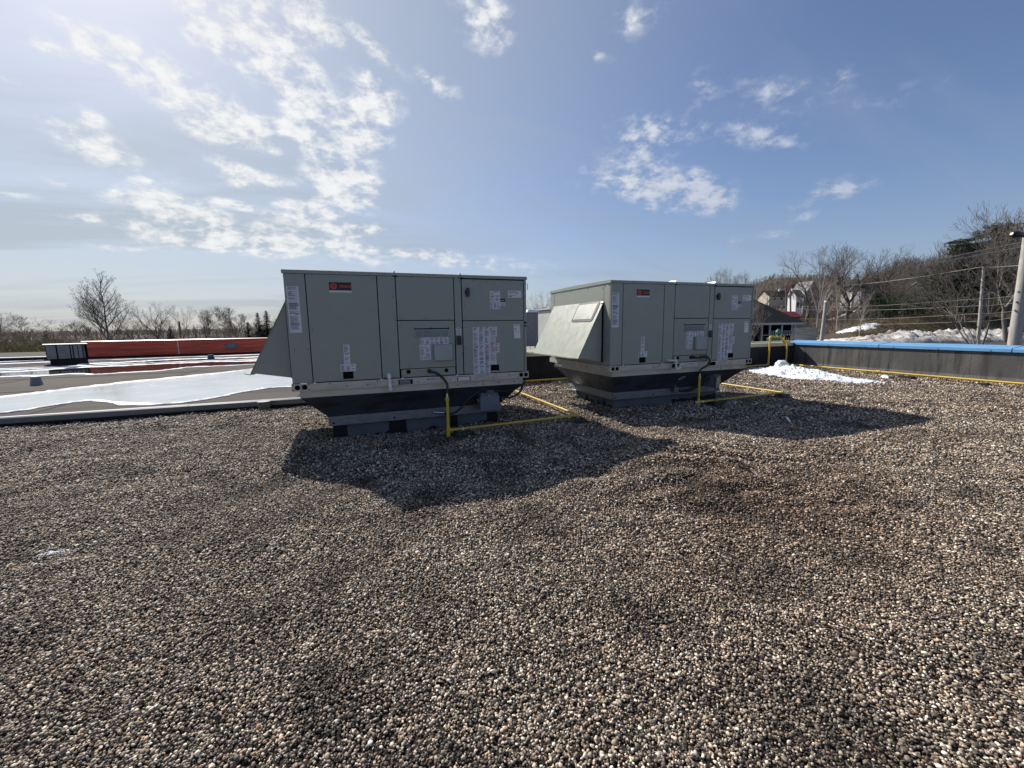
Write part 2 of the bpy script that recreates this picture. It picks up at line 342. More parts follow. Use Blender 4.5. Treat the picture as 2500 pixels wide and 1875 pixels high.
# ------------------------------------------------------------------ the roof we stand on
MEM = -1.32                                                   # membrane roof level
def gz(X, Y):                                                 # gravel surface
    g = lambda cx, cy, sx, sy, a: a*math.exp(-((X-cx)/sx)**2-((Y-cy)/sy)**2)
    z = -1.475
    z += g(3.3, 3.35, 1.15, .75, .155)+g(5.4, 2.2, 1.3, 1.1, .05)-g(1.2, 4.6, 1.6, .7, .03)+g(8.6, 3.8, 1.2, .8, .05)
    z -= .05*smooth(9, 14, X)*(1-smooth(5, 9.5, Y))
    z += .012*math.sin(X*1.7+.6*math.sin(Y*2.1))*math.cos(Y*1.3+.5)
    z += noise.noise(Vector((X*1.1, Y*1.1, 0)))*.028+noise.noise(Vector((X*3.3, Y*3.3, 5)))*.020+noise.noise(Vector((X*7, Y*7, 9)))*.010
    z += noise.noise(Vector((X*3.1, Y*5.2, 3)))*.085*math.exp(-((X-3.2)/1.5)**2-((Y-2.7)/.9)**2)
    return z
def gravel_edge(X): return 8.79 if X < 2.42 else 10.09
rd = MB(); rd.box(-40, 15.1, -12, 46, -4.2, -1.62); struct(rd.build('roof_deck', 'wall'))
def make_bed():
    b = MB(); xs = np.arange(-14, 14.51, .1); ys = np.concatenate([np.arange(-3, 8.75, .1), [8.79], np.arange(8.89, 10.09, .1), [10.09]])
    vs = [(x, y, gz(x, y)-.008) for y in ys for x in xs]; nx = len(xs); fs = []
    for j in range(len(ys)-1):
        for i in range(nx-1):
            if ys[j] >= 8.78 and xs[i+1] < 2.45: continue
            fs.append((j*nx+i, j*nx+i+1, (j+1)*nx+i+1, (j+1)*nx+i))
    m = mat('gravel_dust_shaded', (.035, .029, .024), .95, 0, .2, (60, (.03, .026, .023), .5, .75), (150, 1, .01))  # dust darkened to near black, as shade in the gaps between stones
    b.add(vs, fs, 0, True); struct(b.build('gravel_bed', m))
make_bed()

def pebbles():
    rng = np.random.default_rng(7)
    m = bpy.data.materials.new('pebble'); m.use_nodes = True; t = NT(m.node_tree)
    at = t.new('ShaderNodeAttribute', attribute_type='INSTANCER', attribute_name='pcol')
    bs = t.n['Principled BSDF']
    c = t.new('ShaderNodeTexCoord').outputs['Object']
    f = t.mrange(t.noise(c, 1.6, 3, .6), .35, .7, .78, 1.12, False)
    t.put(bs.inputs['Base Color'], t.mix(1.0, at.outputs['Color'], f, 'MULTIPLY')); bs.inputs['Roughness'].default_value = .62
    bs.inputs['Specular IOR Level'].default_value = .35
    src = bpy.data.collections.new('pebble_shapes')
    import bmesh
    for k in range(7):
        bm = bmesh.new(); bmesh.ops.create_icosphere(bm, subdivisions=2, radius=.5)
        off = Vector((k*7.3, k*3.1, 0)); sx, sy, sz = 1, .62+.3*rng.random(), .42+.3*rng.random()
        for v in bm.verts:
            d = 1+.48*noise.noise(v.co*1.8+off)+.20*noise.noise(v.co*4.2+off)
            v.co = Vector((v.co.x*sx, v.co.y*sy, v.co.z*sz))*d
        for fc in bm.faces: fc.smooth = True
        me = bpy.data.meshes.new('pebble'); bm.to_mesh(me); bm.free(); me.materials.append(m)
        o = bpy.data.objects.new('pebble', me); src.objects.link(o)
    P = []; SC = []
    # near stones at true size, far ones a little larger and fewer
    for y0, y1, sz in ((.75, 2.4, .0086), (2.4, 3.9, .0104), (3.9, 6.2, .0138), (6.2, 9.3, .0182), (9.3, 16.5, .0235)):
        half = 1.42*y1+.9; area = 2*half*(y1-y0); dens = 1.0/(sz*sz)
        n = int(area*dens); x = rng.uniform(-half, half, n); y = rng.uniform(y0, y1, n)
        keep = np.abs(x) < 1.36*y+.55
        c_, s_ = math.cos(HEAD), math.sin(HEAD)
        X = x*c_+y*s_; Y = -x*s_+y*c_
        e = np.where(X < 2.42, 8.77, 10.07)
        keep &= (Y < e) & (X < 14.47) & (X > -13.5)
        for u0, n0 in ((-.77, 5.56), (3.78, 5.61)):             # none under the two curbs
            keep &= ~((X > u0+.42) & (X < u0+2.73) & (Y > n0+.47) & (Y < n0+1.8))
        X, Y = X[keep], Y[keep]; P.append(np.stack([X, Y], 1))
        SC.append(sz*np.exp(rng.normal(0, .27, len(X))))
    P = np.concatenate(P); SC = np.concatenate(SC); n = len(P)
    # heights from a fine lookup grid
    gx = np.arange(-14, 14.6, .06); gy = np.arange(-3, 10.2, .06)
    G = np.array([[gz(a, b) for a in gx] for b in gy])
    ix = (P[:, 0]-gx[0])/.06; iy = (P[:, 1]-gy[0])/.06; i0 = ix.astype(int); j0 = iy.astype(int); fx_ = ix-i0; fy_ = iy-j0
    Z = (G[j0, i0]*(1-fx_)+G[j0, i0+1]*fx_)*(1-fy_)+(G[j0+1, i0]*(1-fx_)+G[j0+1, i0+1]*fx_)*fy_
    Z = Z+rng.uniform(-.7, .55, n)*SC
    co = np.stack([P[:, 0], P[:, 1], Z], 1).astype(np.float32)
    pal = np.array([(.055, .05, .047), (.11, .10, .09), (.20, .178, .158), (.31, .275, .235), (.43, .38, .32), (.64, .585, .51), (.40, .27, .18), (.80, .77, .71), (.26, .26, .245)])
    w = np.array([.20, .19, .155, .125, .12, .105, .028, .05, .05]); w /= w.sum()
    ci = rng.choice(len(pal), n, p=w); C = pal[ci]*np.exp(rng.normal(0, .17, (n, 1)))
    # broad patches: browner dusty ground right of the middle, greyer on the left, damp dark spots
    def fld(sc, o, gain=1):
        hx = np.arange(-14, 14.6, .25); hy = np.arange(-3, 10.4, .25)
        F = np.array([[noise.fractal(Vector((a*sc+o, b*sc, o)), .8, 2, 3) for a in hx] for b in hy])
        a = (P[:, 0]-hx[0])/.25; b = (P[:, 1]-hy[0])/.25; i = a.astype(int); j = b.astype(int); u = a-i; v = b-j
        return ((F[j, i]*(1-u)+F[j, i+1]*u)*(1-v)+(F[j+1, i]*(1-u)+F[j+1, i+1]*u)*v)*gain
    f1 = fld(.7, 3.3); f2 = fld(1.6, 9.1); f3 = fld(3.0, 1.7)
    bx = P[:, 0]-3.1; by = P[:, 1]-2.3
    brown = np.clip(.95*np.exp(-(bx/1.5)**2-(by/.95)**2)+.35*np.clip((P[:, 0]-2)/6, 0, 1)*.5+.4*f1, 0, 1)[:, None]
    C = C*(1-brown)+C*np.array([.66, .585, .54])*brown
    grey = np.clip((2-P[:, 0])/5, 0, 1)[:, None]*.8
    C = C*(1-grey)+C*np.array([.98, .975, .95])*grey
    damp = np.clip((f2-.10)*2.6, 0, 1)*.45+np.clip((f3-.12)*3.2, 0, 1)*.42
    C *= (1-np.clip(damp, 0, .6))[:, None]
    C = np.clip(C*np.array([1.06, .955, .845])*1.10, .01, .85)
    me = bpy.data.meshes.new('gravel'); me.vertices.add(n); me.vertices.foreach_set('co', co.ravel())
    a = me.attributes.new('pcol', 'FLOAT_COLOR', 'POINT'); a.data.foreach_set('color', np.concatenate([C, np.ones((n, 1))], 1).astype(np.float32).ravel())
    a = me.attributes.new('prot', 'FLOAT_VECTOR', 'POINT'); rot = np.stack([rng.normal(0, .38, n), rng.normal(0, .38, n), rng.uniform(0, 6.283, n)], 1); a.data.foreach_set('vector', rot.astype(np.float32).ravel())
    a = me.attributes.new('pscl', 'FLOAT', 'POINT'); a.data.foreach_set('value', (SC*1.25).astype(np.float32))
    a = me.attributes.new('pidx', 'INT', 'POINT'); a.data.foreach_set('value', rng.integers(0, 7, n).astype(np.int32))
    o = bpy.data.objects.new('gravel', me); COL.objects.link(o); stuff(o); o['label'] = 'rounded grey and brown pea gravel covering the roof'
    ng = bpy.data.node_groups.new('scatter_pebbles', 'GeometryNodeTree')
    ng.interface.new_socket('Geometry', in_out='INPUT', socket_type='NodeSocketGeometry'); ng.interface.new_socket('Geometry', in_out='OUTPUT', socket_type='NodeSocketGeometry')
    N_ = ng.nodes; L = ng.links
    gi = N_.new('NodeGroupInput'); go = N_.new('NodeGroupOutput'); iop = N_.new('GeometryNodeInstanceOnPoints'); ci_ = N_.new('GeometryNodeCollectionInfo')
    ci_.inputs[0].default_value = src; ci_.inputs['Separate Children'].default_value = True; ci_.inputs['Reset Children'].default_value = True
    L.new(gi.outputs[0], iop.inputs['Points']); L.new(ci_.outputs[0], iop.inputs['Instance']); iop.inputs['Pick Instance'].default_value = True
    def att(nm, ty):
        nd = N_.new('GeometryNodeInputNamedAttribute'); nd.data_type = ty; nd.inputs[0].default_value = nm; return nd.outputs[0]
    L.new(att('pidx', 'INT'), iop.inputs['Instance Index']); L.new(att('pscl', 'FLOAT'), iop.inputs['Scale'])
    e2r = N_.new('FunctionNodeEulerToRotation'); L.new(att('prot', 'FLOAT_VECTOR'), e2r.inputs[0]); L.new(e2r.outputs[0], iop.inputs['Rotation'])
    L.new(iop.outputs[0], go.inputs[0])
    o.modifiers.new('scatter', 'NODES').node_group = ng
    print('pebbles', n)
pebbles()

# --- membrane roof behind the gravel
def make_membrane():
    m = bpy.data.materials.new('roof_membrane'); m.use_nodes = True; t = NT(m.node_tree); bs = t.n['Principled BSDF']
    c = t.new('ShaderNodeTexCoord').outputs['Object']
    a = t.mrange(t.noise(t.mapping(c, scale=(.35, 1.2, 1)), 1.1, 6, .6), .35, .7)
    b = t.mrange(t.noise(t.mapping(c, scale=(.15, 2.2, 1)), 2.5, 5, .6), .45, .7)
    col = t.mix(a, (.092, .083, .075), (.062, .057, .054)); col = t.mix(t.math('MULTIPLY', b, .5), col, (.12, .107, .094))
    t.put(bs.inputs['Base Color'], col); bs.inputs['Roughness'].default_value = .95; bs.inputs['Specular IOR Level'].default_value = .12
    bn = t.new('ShaderNodeBump'); bn.inputs['Strength'].default_value = .5; bn.inputs['Distance'].default_value = .01
    t.put(bn.inputs['Height'], t.noise(t.mapping(c, scale=(.3, 2.5, 1)), 3, 6, .65)); t.put(bs.inputs['Normal'], bn.outputs[0])
    b = MB(); b.box(-39.9, 2.42, 8.85, 40, -1.6, MEM); b.box(2.42, 15.0, 10.3, 40, -1.6, MEM); struct(b.build('membrane_roof', m))
    g = MB()                                                # welded laps
    s = MB()
    for k, x in enumerate((-33, -29, -25, -21.2, -17, -13.2, -9.1, -5.2, -1.2)): s.box(x, x+.06, 8.95, 27.2, MEM, MEM+.004)
    for y in (12.6, 16.1, 19.7, 23.4): s.box(-39, 2.4, y, y+.06, MEM+.002, MEM+.006)
    struct(s.build('membrane_laps', mat('lap', (.05, .047, .044), .95, 0, .1)))
make_membrane()
e = thing('roof_edge_curb', (-18, 8.8, -1.6), 'low bluish metal edging between the gravel and the membrane roof', 'roof edging')
b = MB((-18, 8.8, -1.6)); b.box(-40, 2.42, 8.81, 8.86, -1.6, MEM-.004); b.build('curb_face', 'tar', e)
b = MB((-18, 8.8, -1.6))
for x0 in np.arange(-39.5, 2.4, 3.05):
    x1 = min(x0+3.044, 2.42); b.prism([(x0, 8.775, MEM-.092), (x0, 8.77, MEM-.005), (x0, 8.80, MEM+.012), (x0, 8.93, MEM+.006), (x0, 8.93, MEM+.001), (x0, 8.83, MEM-.01), (x0, 8.80, MEM-.092)], (x1-x0, 0, 0))
b.build('metal_trim', 'fascia', e)

# --- wet snow, ice and water lying on the membrane
def sheet(name, pts, z, h, m, seed=0, jag=.05, inset=.12, sub=10, z0=None):
    rnd = random.Random(seed); P = spline([(x, y, 0) for x, y in pts]+[(pts[0][0], pts[0][1], 0)], sub)[:-1]
    n = len(P); cen = sum(P, Vector())/n; out = []
    for i, p in enumerate(P):
        d = (P[(i+1) % n]-P[i-1]).normalized(); nn = Vector((d.y, -d.x, 0))
        out.append(p+nn*jag*(noise.noise(Vector((p.x*3+seed, p.y*3, seed)))+.5*noise.noise(Vector((p.x*11+seed, p.y*11, 1)))))
    area = sum(out[i].x*out[(i+1) % n].y-out[(i+1) % n].x*out[i].y for i in range(n)); sg = 1 if area > 0 else -1
    ins = []
    for i, p in enumerate(out):
        d = (out[(i+1) % n]-out[i-1]).normalized(); nn = Vector((-d.y, d.x, 0))*sg; ins.append(p+nn*inset*(.6+.4*rnd.random()))
    b = MB(); base = MEM if z0 is None else z0
    b.v = [(p.x, p.y, base-.002) for p in out]+[(p.x, p.y, base+z+h*(.6+.5*noise.noise(Vector((p.x*5, p.y*5, 2))))) for p in ins]
    for i in range(n): b.face((i, (i+1) % n, n+(i+1) % n, n+i))
    return b, n, ins
def ice_mat():
    m = bpy.data.materials.new('wet_ice'); m.use_nodes = True; t = NT(m.node_tree); bs = t.n['Principled BSDF']
    c = t.new('ShaderNodeTexCoord').outputs['Object']
    a = t.mrange(t.noise(c, .9, 6, .6), .4, .7)
    t.put(bs.inputs['Base Color'], t.mix(a, (.50, .525, .525), (.41, .435, .44)))
    t.put(bs.inputs['Roughness'], t.mrange(t.noise(c, 2.5, 5, .6), .35, .65, .05, .16, False))
    bs.inputs['Specular IOR Level'].default_value = .6
    return m
M['ice'] = ice_mat()
M['water'] = mat('melt_water', (.03, .027, .024), .03, 0, .5)
def filled(name, pts, h, m, rim=None, seed=0, jag=.05, label=None, cat=None, kind=None, lift=.009, rimw=.16):
    b, n, ins = sheet(name, pts, lift, 0 if rim else h, m, seed, jag, .02 if not rim else .01)
    b.face(tuple(range(n, 2*n)))
    for i in range(n, 2*n): b.v[i] = (b.v[i][0], b.v[i][1], MEM+lift+(h if not rim else 0))
    o = b.build(name, m); o['kind'] = kind or 'structure'
    if rim:                                                  # crust of snow around the edge
        r = MB(); rr = random.Random(seed+5); rows = [0, .25, .6, 1.0]; hs = [0, 1, .75, 0]
        N2 = len(ins); cen = sum((Vector(p) for p in ins), Vector())/N2
        sg = 1 if sum(ins[i].x*ins[(i+1) % N2].y-ins[(i+1) % N2].x*ins[i].y for i in range(N2)) > 0 else -1
        for i, p in enumerate(ins):
            d = (ins[(i+1) % N2]-ins[i-1]).normalized(); nn = Vector((-d.y, d.x, 0))*sg
            wd = rimw*(.45+1.0*abs(noise.noise(Vector((p.x*.9, p.y*.9, seed+3))))*1.8+.25*rr.random())
            for u, hh in zip(rows, hs):
                q = p-nn*wd*.35+nn*wd*u
                r.v.append((q.x, q.y, MEM+lift+.001+rim*hh*(.5+.7*rr.random())))
        for i in range(N2):
            for k in range(3): r.face((i*4+k, ((i+1) % N2)*4+k, ((i+1) % N2)*4+k+1, i*4+k+1), 0, True)
        o2 = r.build('snow_crust', 'snow'); o2['kind'] = 'stuff'; o2['label'] = 'crust of old snow along the edge of '+label
    return o
filled('ice', [(-9.5, 8.96), (-7.2, 8.99), (-5.67, 9.3), (-5.35, 9.8), (-5.0, 10.25), (-4.75, 10.1), (-4.35, 9.75), (-3.7, 9.22), (-2.93, 9.3), (-2.3, 10.3), (-1.9, 10.66), (-1.4, 10.63), (-.4, 11.2), (1.4, 12.6), (1.6, 14.6), (0, 16.3), (-1.5, 16.7), (-3.1, 16.4), (-4.42, 14.93), (-5.84, 13.65), (-6.62, 12.5), (-7.12, 11.8), (-8.6, 10.9), (-10.2, 10.2)], .0, 'ice', rim=.022, seed=3, jag=.07, label='the long frozen puddle behind the metal edging', rimw=.13)
filled('water', [(-12.6, 17.0), (-10.39, 17.3), (-9.34, 17.12), (-8.56, 17.34), (-7.86, 16.72), (-7.22, 16.9), (-6.25, 17.23), (-5.9, 18.2), (-4.62, 18.33), (-3.2, 18.75), (-1, 20.4), (-1, 21.6), (-3.94, 20.52), (-5.92, 21.19), (-6.73, 20.96), (-7.59, 21.01), (-8.79, 20.65), (-10.01, 20.57), (-10.78, 19.81), (-11.71, 19.54), (-14, 19.2), (-14.6, 17.6)], .0, 'water', rim=.02, seed=8, jag=.12, label='the red reflecting puddle', rimw=.22)
filled('water', [(-11.05, 22.75), (-9.74, 22.91), (-8.84, 23.65), (-7.32, 23.86), (-5.2, 23.48), (-2, 24.4), (-2, 22.9), (-4.84, 21.82), (-6.73, 21.9), (-8.15, 21.77), (-9.24, 21.72), (-10.5, 21.61)], .0, 'water', rim=.02, seed=12, jag=.15, label='the dark puddle under the red screen', rimw=.25)
for k, (cx, cy, ax, ay) in enumerate(((-9.3, 21.2, 1.3, .2), (-7.3, 21.5, 1.2, .3), (-12.6, 20.9, 1.6, .2), (-6.0, 21.4, .8, .2), (-14.5, 24.5, 2.2, .3), (-5.2, 25.6, 2.4, .35), (-16.6, 26.2, 2.4, .35), (-6.8, 20.2, .7, .35), (-7.6, 18.6, .5, .18), (-11.6, 20.2, 1.4, .2), (-3.6, 21.3, 1.2, .3), (-9.4, 25.2, 2.2, .2))):
    if k in (1, 3, 7, 8): continue
    pts = [(cx+ax*math.cos(t)*(1+.3*math.sin(3*t+k)), cy+ay*math.sin(t)*(1+.3*math.cos(2*t+k))+.25*ax*math.cos(t)*.6) for t in np.linspace(0, 2*math.pi, 11)[:-1]]
    filled('snow_patch', pts, .03, 'snow', seed=20+k, jag=.12, kind='stuff')

# --- parapets
pw = thing('rear_parapet', (8.5, 10.3, -1.6), 'membrane wall coloured dark as in shade, with cream metal coping behind the units', 'parapet wall')
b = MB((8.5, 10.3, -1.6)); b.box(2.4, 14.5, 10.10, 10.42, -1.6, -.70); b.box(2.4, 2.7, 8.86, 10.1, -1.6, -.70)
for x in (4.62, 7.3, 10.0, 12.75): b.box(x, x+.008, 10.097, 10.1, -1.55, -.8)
b.build('wall', 'wall_shaded', pw)
b = MB((8.5, 10.3, -1.6))
for x0, x1 in ((2.36, 5.4), (5.406, 8.45), (8.456, 11.5), (11.506, 14.33)):
    b.prism([(x0, 10.07, -.80), (x0, 10.055, -.79), (x0, 10.055, -.685), (x0, 10.10, -.665), (x0, 10.48, -.64), (x0, 10.48, -.76), (x0, 10.44, -.76), (x0, 10.44, -.70), (x0, 10.09, -.70), (x0, 10.085, -.80)], (x1-x0, 0, 0))
b.box(8.2, 14.3, 10.2, 10.36, -.652, -.632)
b.build('coping', 'cream', pw)
rw = thing('right_parapet', (14.7, 5, -1.6), 'grey membrane parapet with bright blue metal coping on the right', 'parapet wall')
b = MB((14.7, 5, -1.6)); b.box(14.5, 14.95, -6, 10.42, -1.65, -.70)
rr = random.Random(4)
for y in (8.9, 7.3, 7.24, 5.6, 4.75, 3.0): b.box(14.4975, 14.5, y, y+.012, -1.6, -.78)
b.prism([(14.38, -6, -1.60), (14.5, -6, -1.38), (14.5, -6, -1.62)], (0, 16.1, 0))
b.build('wall', 'wall', rw)
for k, (y0, y1) in enumerate(((7.58, 10.40), (4.92, 7.575), (2.2, 4.915), (-.6, 2.195), (-3.4, -.605))):
    c = MB((14.7, 5, -1.6))
    c.prism([(14.47, y0, -.775), (14.455, y0, -.765), (14.455, y0, -.69), (14.47, y0, -.678), (15.02, y0, -.625), (15.03, y0, -.64), (15.03, y0, -.74), (15.01, y0, -.74), (15.0, y0, -.655), (14.48, y0, -.70), (14.48, y0, -.775)], (0, y1-y0, 0))
    co = c.build('coping', 'blue', rw)
    for j in range(3):
        y = y0+.35+(y1-y0-.7)*j/2; s = MB((14.7, 5, -1.6)); s.tube([(14.457, y, -.735), (14.444, y, -.735), (14.440, y, -.735)], [.014, .011, .006], 8); s.build('rivet', 'blue', co)
    if k: j = MB((14.7, 5, -1.6)); j.prism([(14.452, y1-.004, -.777), (14.452, y1-.004, -.688), (14.47, y1-.004, -.674), (15.02, y1-.004, -.621), (15.02, y1-.004, -.63), (14.47, y1-.004, -.684), (14.462, y1-.004, -.69), (14.462, y1-.004, -.777)], (0, .012, 0)); j.build('joint', 'seam', co)
# ------------------------------------------------------------------ rooftop units
ZB = -.745                                                    # underside of the base rail
UL, UW = 3.09, 2.17
def label_sheet(b, u0, u1, z0, z1, cols=1, seed=0, y=-.0015, head=0, lines=None, mi0=0, mii=1, dens=1.0):
    """white sheet with columns of printed lines; front faces -Y"""
    b.box(u0, u1, y, .0, z0, z1, mi0); r = random.Random(seed); w = (u1-u0)/cols; yy = y-.0006
    def q(a, c, d, e, mi=mii): b.add([(a, yy, d), (c, yy, d), (c, yy, e), (a, yy, e)], [(0, 1, 2, 3)], mi)
    for k in range(cols):
        a = u0+w*k+w*.10; c = u0+w*(k+1)-w*.10; z = z1-.008-head
        if head: q(a+w*.1, c-w*.1, z1-.012-head*.5, z1-.006)
        while z > z0+.008:
            if r.random() < .09: z -= .012; continue
            h = .0042 if r.random() < .85 else .007
            q(a, a+(c-a)*(r.uniform(.72, 1) if r.random() < .8 else r.uniform(.3, .6)), z-h, z); z -= .0085/dens
def text_mesh(b, s, size, u, z, y, mi, shear=.25, xs=1.0):
    cu = bpy.data.curves.new('t', 'FONT'); cu.body = s; cu.size = size; cu.shear = shear; cu.offset = .0012
    o = bpy.data.objects.new('t', cu); COL.objects.link(o); dg = bpy.context.evaluated_depsgraph_get()
    me = o.evaluated_get(dg).to_mesh(); k = len(b.v)
    b.v += [(u+v.co.x*xs, y, z+v.co.y) for v in me.vertices]
    for p in me.polygons: b.face([i+k for i in p.vertices], mi)
    o.to_mesh_clear(); bpy.data.objects.remove(o); bpy.data.curves.remove(cu)
def screws(b, pts, y=-.014, r=.0065, mi=1):
    for u, z in pts: b.tube([(u, y+.004, z), (u, y-.003, z)], [r, r*.8], 6, mi, True, False)

def make_unit(name, loc, label):
    # local: x along the front (0..3.09), y back (0..2.17), z from the rail underside; Z() turns eye-height z into local
    t = thing(name, loc, label, 'air conditioner', 'packaged rooftop air units')
    Z = lambda z: z-ZB
    b = MB(); b.box(.012, UL-.012, .014, UW-.014, Z(-.655), Z(.665)); b.build('cabinet_core', 'seam', t)
    FP = -.0                                                  # front plane
    def panel(name, u0, u1, z0, z1, scr=(), d=.014, holes=()):
        b = MB(); b.bbox(u0, u1, FP, FP+d+.006, Z(z0), Z(z1), .003); screws(b, [(u, Z(z)) for u, z in scr], FP)
        for (hu, hz, hr) in holes: b.disc((hu, FP-.0012, Z(hz)), (0, -1, 0), hr, 18, 1)
        return b.build(name, ['paint', 'seam'], t)
    g = .0035
    panel('corner_post', .004, .231-g, -.652, .66, [(.06, -.24), (.2, -.24), (.21, .63)])
    panel('access_door', .234+g, 1.046-g, -.646, .66, [(.27, .0), (.28, -.62), (1.0, .63), (1.01, -.6)], .018)
    panel('side_strip', 1.050+g, 1.272-g, -.646, .66, [(1.235, .62), (1.24, .40), (1.245, .13), (1.25, .1), (1.2, -.63), (1.08, -.63)])
    panel('upper_panel', 1.276+g, 2.029-g, .104, .66, [(1.33, .125), (1.64, .125), (1.95, .125)])
    panel('burner_panel', 1.276+g, 2.026-g, -.533, .094, [(1.31, .05), (1.99, .05), (1.30, -.45), (1.99, -.5), (1.40, -.5)], .02)
    panel('pipe_panel', 1.292, 2.022-g, -.646, -.541, [(1.31, -.63), (1.75, -.64)], .012, [(1.385, -.575, .029), (1.891, -.581, .029), (1.66, -.579, .026)])
    panel('control_post', 2.033+g, 2.134-g, -.646, .66, [(2.11, .62), (2.12, -.0), (2.12, -.36), (2.12, -.54)])
    panel('control_panel', 2.140+g, 3.046-g, .094, .648, [(2.30, .635), (2.5, .63), (2.72, .63), (2.2, .12), (2.18, .3)]+[(3.02, z) for z in (.6, .5, .4, .3, .2, .13)], .02)
    panel('compressor_panel', 2.140+g, 3.048-g, -.646, .085, [(2.18, -.0), (3.01, 0.02), (2.16, -.28), (2.16, -.5), (2.4, -.63)], .018)
    panel('corner_post', 3.052, 3.086, -.652, .66, [(3.07, z) for z in (.62, .52, .42, .33, .24, .14)]+[(3.072, -.45)], .014, [(3.069, .055, .017), (3.069, .01, .014)])
    # left end (faces -x)
    def end(name, x, sgn, y0, y1, z0, z1, scr=()):
        b = MB(); b.bbox(min(x, x+sgn*.02), max(x, x+sgn*.02), y0, y1, Z(z0), Z(z1), .003)
        for y, z in scr: b.tube([(x, y, Z(z)), (x-sgn*.006, y, Z(z))], .0065, 6, 1, True, False)
        return b.build(name, ['paint', 'seam'], t)
    end('end_panel', 0, 1, .024, .192, -.65, .66, [(.16, .63), (.05, .63), (.12, .2), (.12, -.3)])
    end('end_panel', 0, 1, .196, 1.972, -.65, .66, [(.22, .60), (1.9, .60), (.22, .41), (.7, .63), (1.3, .63)])
    end('end_panel', 0, 1, 1.976, UW-.02, -.65, .66, [(2.0, .5), (2.0, .1)])
    end('end_panel', UL, -1, .024, 1.0, -.65, .66); end('coil_panel', UL, -1, 1.004, UW-.02, -.65, .66)
    b = MB(); b.bbox(.02, 1.5, UW-.02, UW, Z(-.65), Z(.66), .003); b.bbox(1.505, UL-.02, UW-.02, UW, Z(-.65), Z(.66), .003); b.build('rear_panel', 'paint', t)
    # roof: three lids with upstanding seams and a folded lip
    for x0, x1, up in ((-.012, 1.272, 1), (1.276, 2.130, 1), (2.134, UL+.006, 0)):
        b = MB()
        sec = [(x0, -.012, Z(.662)), (x0, -.012, Z(.702)), (x0, .0, Z(.706)), (x0, 1.08, Z(.722)), (x0, UW, Z(.706)), (x0, UW+.012, Z(.702)), (x0, UW+.012, Z(.662))]
        b.prism(sec, (x1-x0, 0, 0))
        if up: b.prism([(x1-.022, -.014, Z(.70)), (x1-.006, -.016, Z(.727)), (x1, -.016, Z(.727)), (x1, -.016, Z(.70))], (0, UW+.03, 0)); b.box(x1-.03, x1+.03, -.015, -.012, Z(.655), Z(.668), 1)
        screws(b, [(x0+.2, Z(.68)), (x1-.12, Z(.68)), ((x0+x1)/2, Z(.68))], -.0125, .005)
        b.build('roof_lid', ['paint', 'seam'], t)
    b = MB(); b.tube([(UL+.004, .05, Z(.62)), (UL+.02, .0, Z(.6)), (UL+.012, -.012, Z(.52))], .004, 6); b.build('sensor_wire', 'black', t)
    # base rail
    b = MB(); zt, zb = Z(-.655), 0
    b.box(-.008, UL+.02, -.018, -.012, zb+.004, zt); b.box(-.008, UL+.02, -.018, .04, zb, zb+.004)
    b.box(-.008, -.002, -.012, UW+.018, zb+.004, zt); b.box(UL+.014, UL+.02, -.012, UW+.018, zb+.004, zt); b.box(-.008, UL+.02, UW+.012, UW+.018, zb+.004, zt)
    for u in (.055, .135, 2.99, 3.065): b.disc((u, -.0195, Z(-.70)), (0, -1, 0), .031, 20, 1 if u in (.055, 3.065) or True else 1)
    for u in (.0, .095, .175, 2.94, 3.03, 3.10):
        for z in (-.672, -.728): b.disc((u+.005, -.0192, Z(z)), (0, -1, 0), .007, 8, 1)
    for u in (.235, 1.02, 1.29, 2.02): b.box(u, u+.03, -.022, -.016, Z(-.662), Z(-.645), 2)
    r = random.Random(3)
    for u in (.42, .62, .86, .98, 1.18, 1.5, 1.62, 1.85, 2.30, 2.48, 2.56, 2.60, 2.8): b.disc((u, -.0192, Z(r.choice([-.672, -.70, -.715]))), (0, -1, 0), .008, 8, 1)
    b.build('base_rail', ['rail', 'seam', 'white'], t)
    for u0, u1 in ((1.245, 1.43), (2.035, 2.222)):
        b = MB(); b.box(u0-.008, u1+.008, -.0205, -.018, Z(-.743), Z(-.667), 0); b.box(u0, u1, -.0215, -.0205, Z(-.737), Z(-.673), 1); b.build('fork_slot', ['rail', 'seam'], t)
    # fresh air hood on the left end
    ya, yb = .20, 1.98; P = lambda x, z: (x, 0, Z(z))
    h = MB()
    ztop, zout, zin, xo = .392, -.515, -.60, -.462
    for y in (ya, yb-.003): h.prism([(0, y, Z(ztop)), (xo, y, Z(zout)), (0, y, Z(zin))], (0, .003, 0))
    sl = Vector((xo, 0, zout-ztop)).normalized(); nm = Vector((-sl.z, 0, sl.x)) if sl.z > 0 else Vector((sl.z, 0, -sl.x)); nm = -nm if nm.x > 0 else nm
    h.prism([(0, ya-.012, Z(ztop)), Vector((0, ya-.012, Z(ztop)))+nm*.004, Vector((xo, ya-.012, Z(zout)))+nm*.004+sl*.012, Vector((xo, ya-.012, Z(zout)))+sl*.012], (0, yb-ya+.024, 0))
    h.prism([(xo-.006, ya-.02, Z(zout-.014)), (xo-.085, ya+.06, Z(zout-.004)), (xo-.085, ya+.06, Z(zout-.014)), (xo-.006, ya-.02, Z(zout-.024))], (0, yb-ya+.11, 0))
    h.prism([(xo+.03, ya, Z(zout-.02)), (xo-.004, ya, Z(zout-.02)), (xo-.004, ya, Z(zout+.0)), (xo+.03, ya, Z(zout+.0))], (0, yb-ya, 0))
    h.prism([(xo+.02, ya+.02, Z(zout-.006)), (-.005, ya+.02, Z(zin+.012)), (-.005, ya+.02, Z(zin+.02)), (xo+.02, ya+.02, Z(zout+.004))], (0, yb-ya-.04, 0), 1)
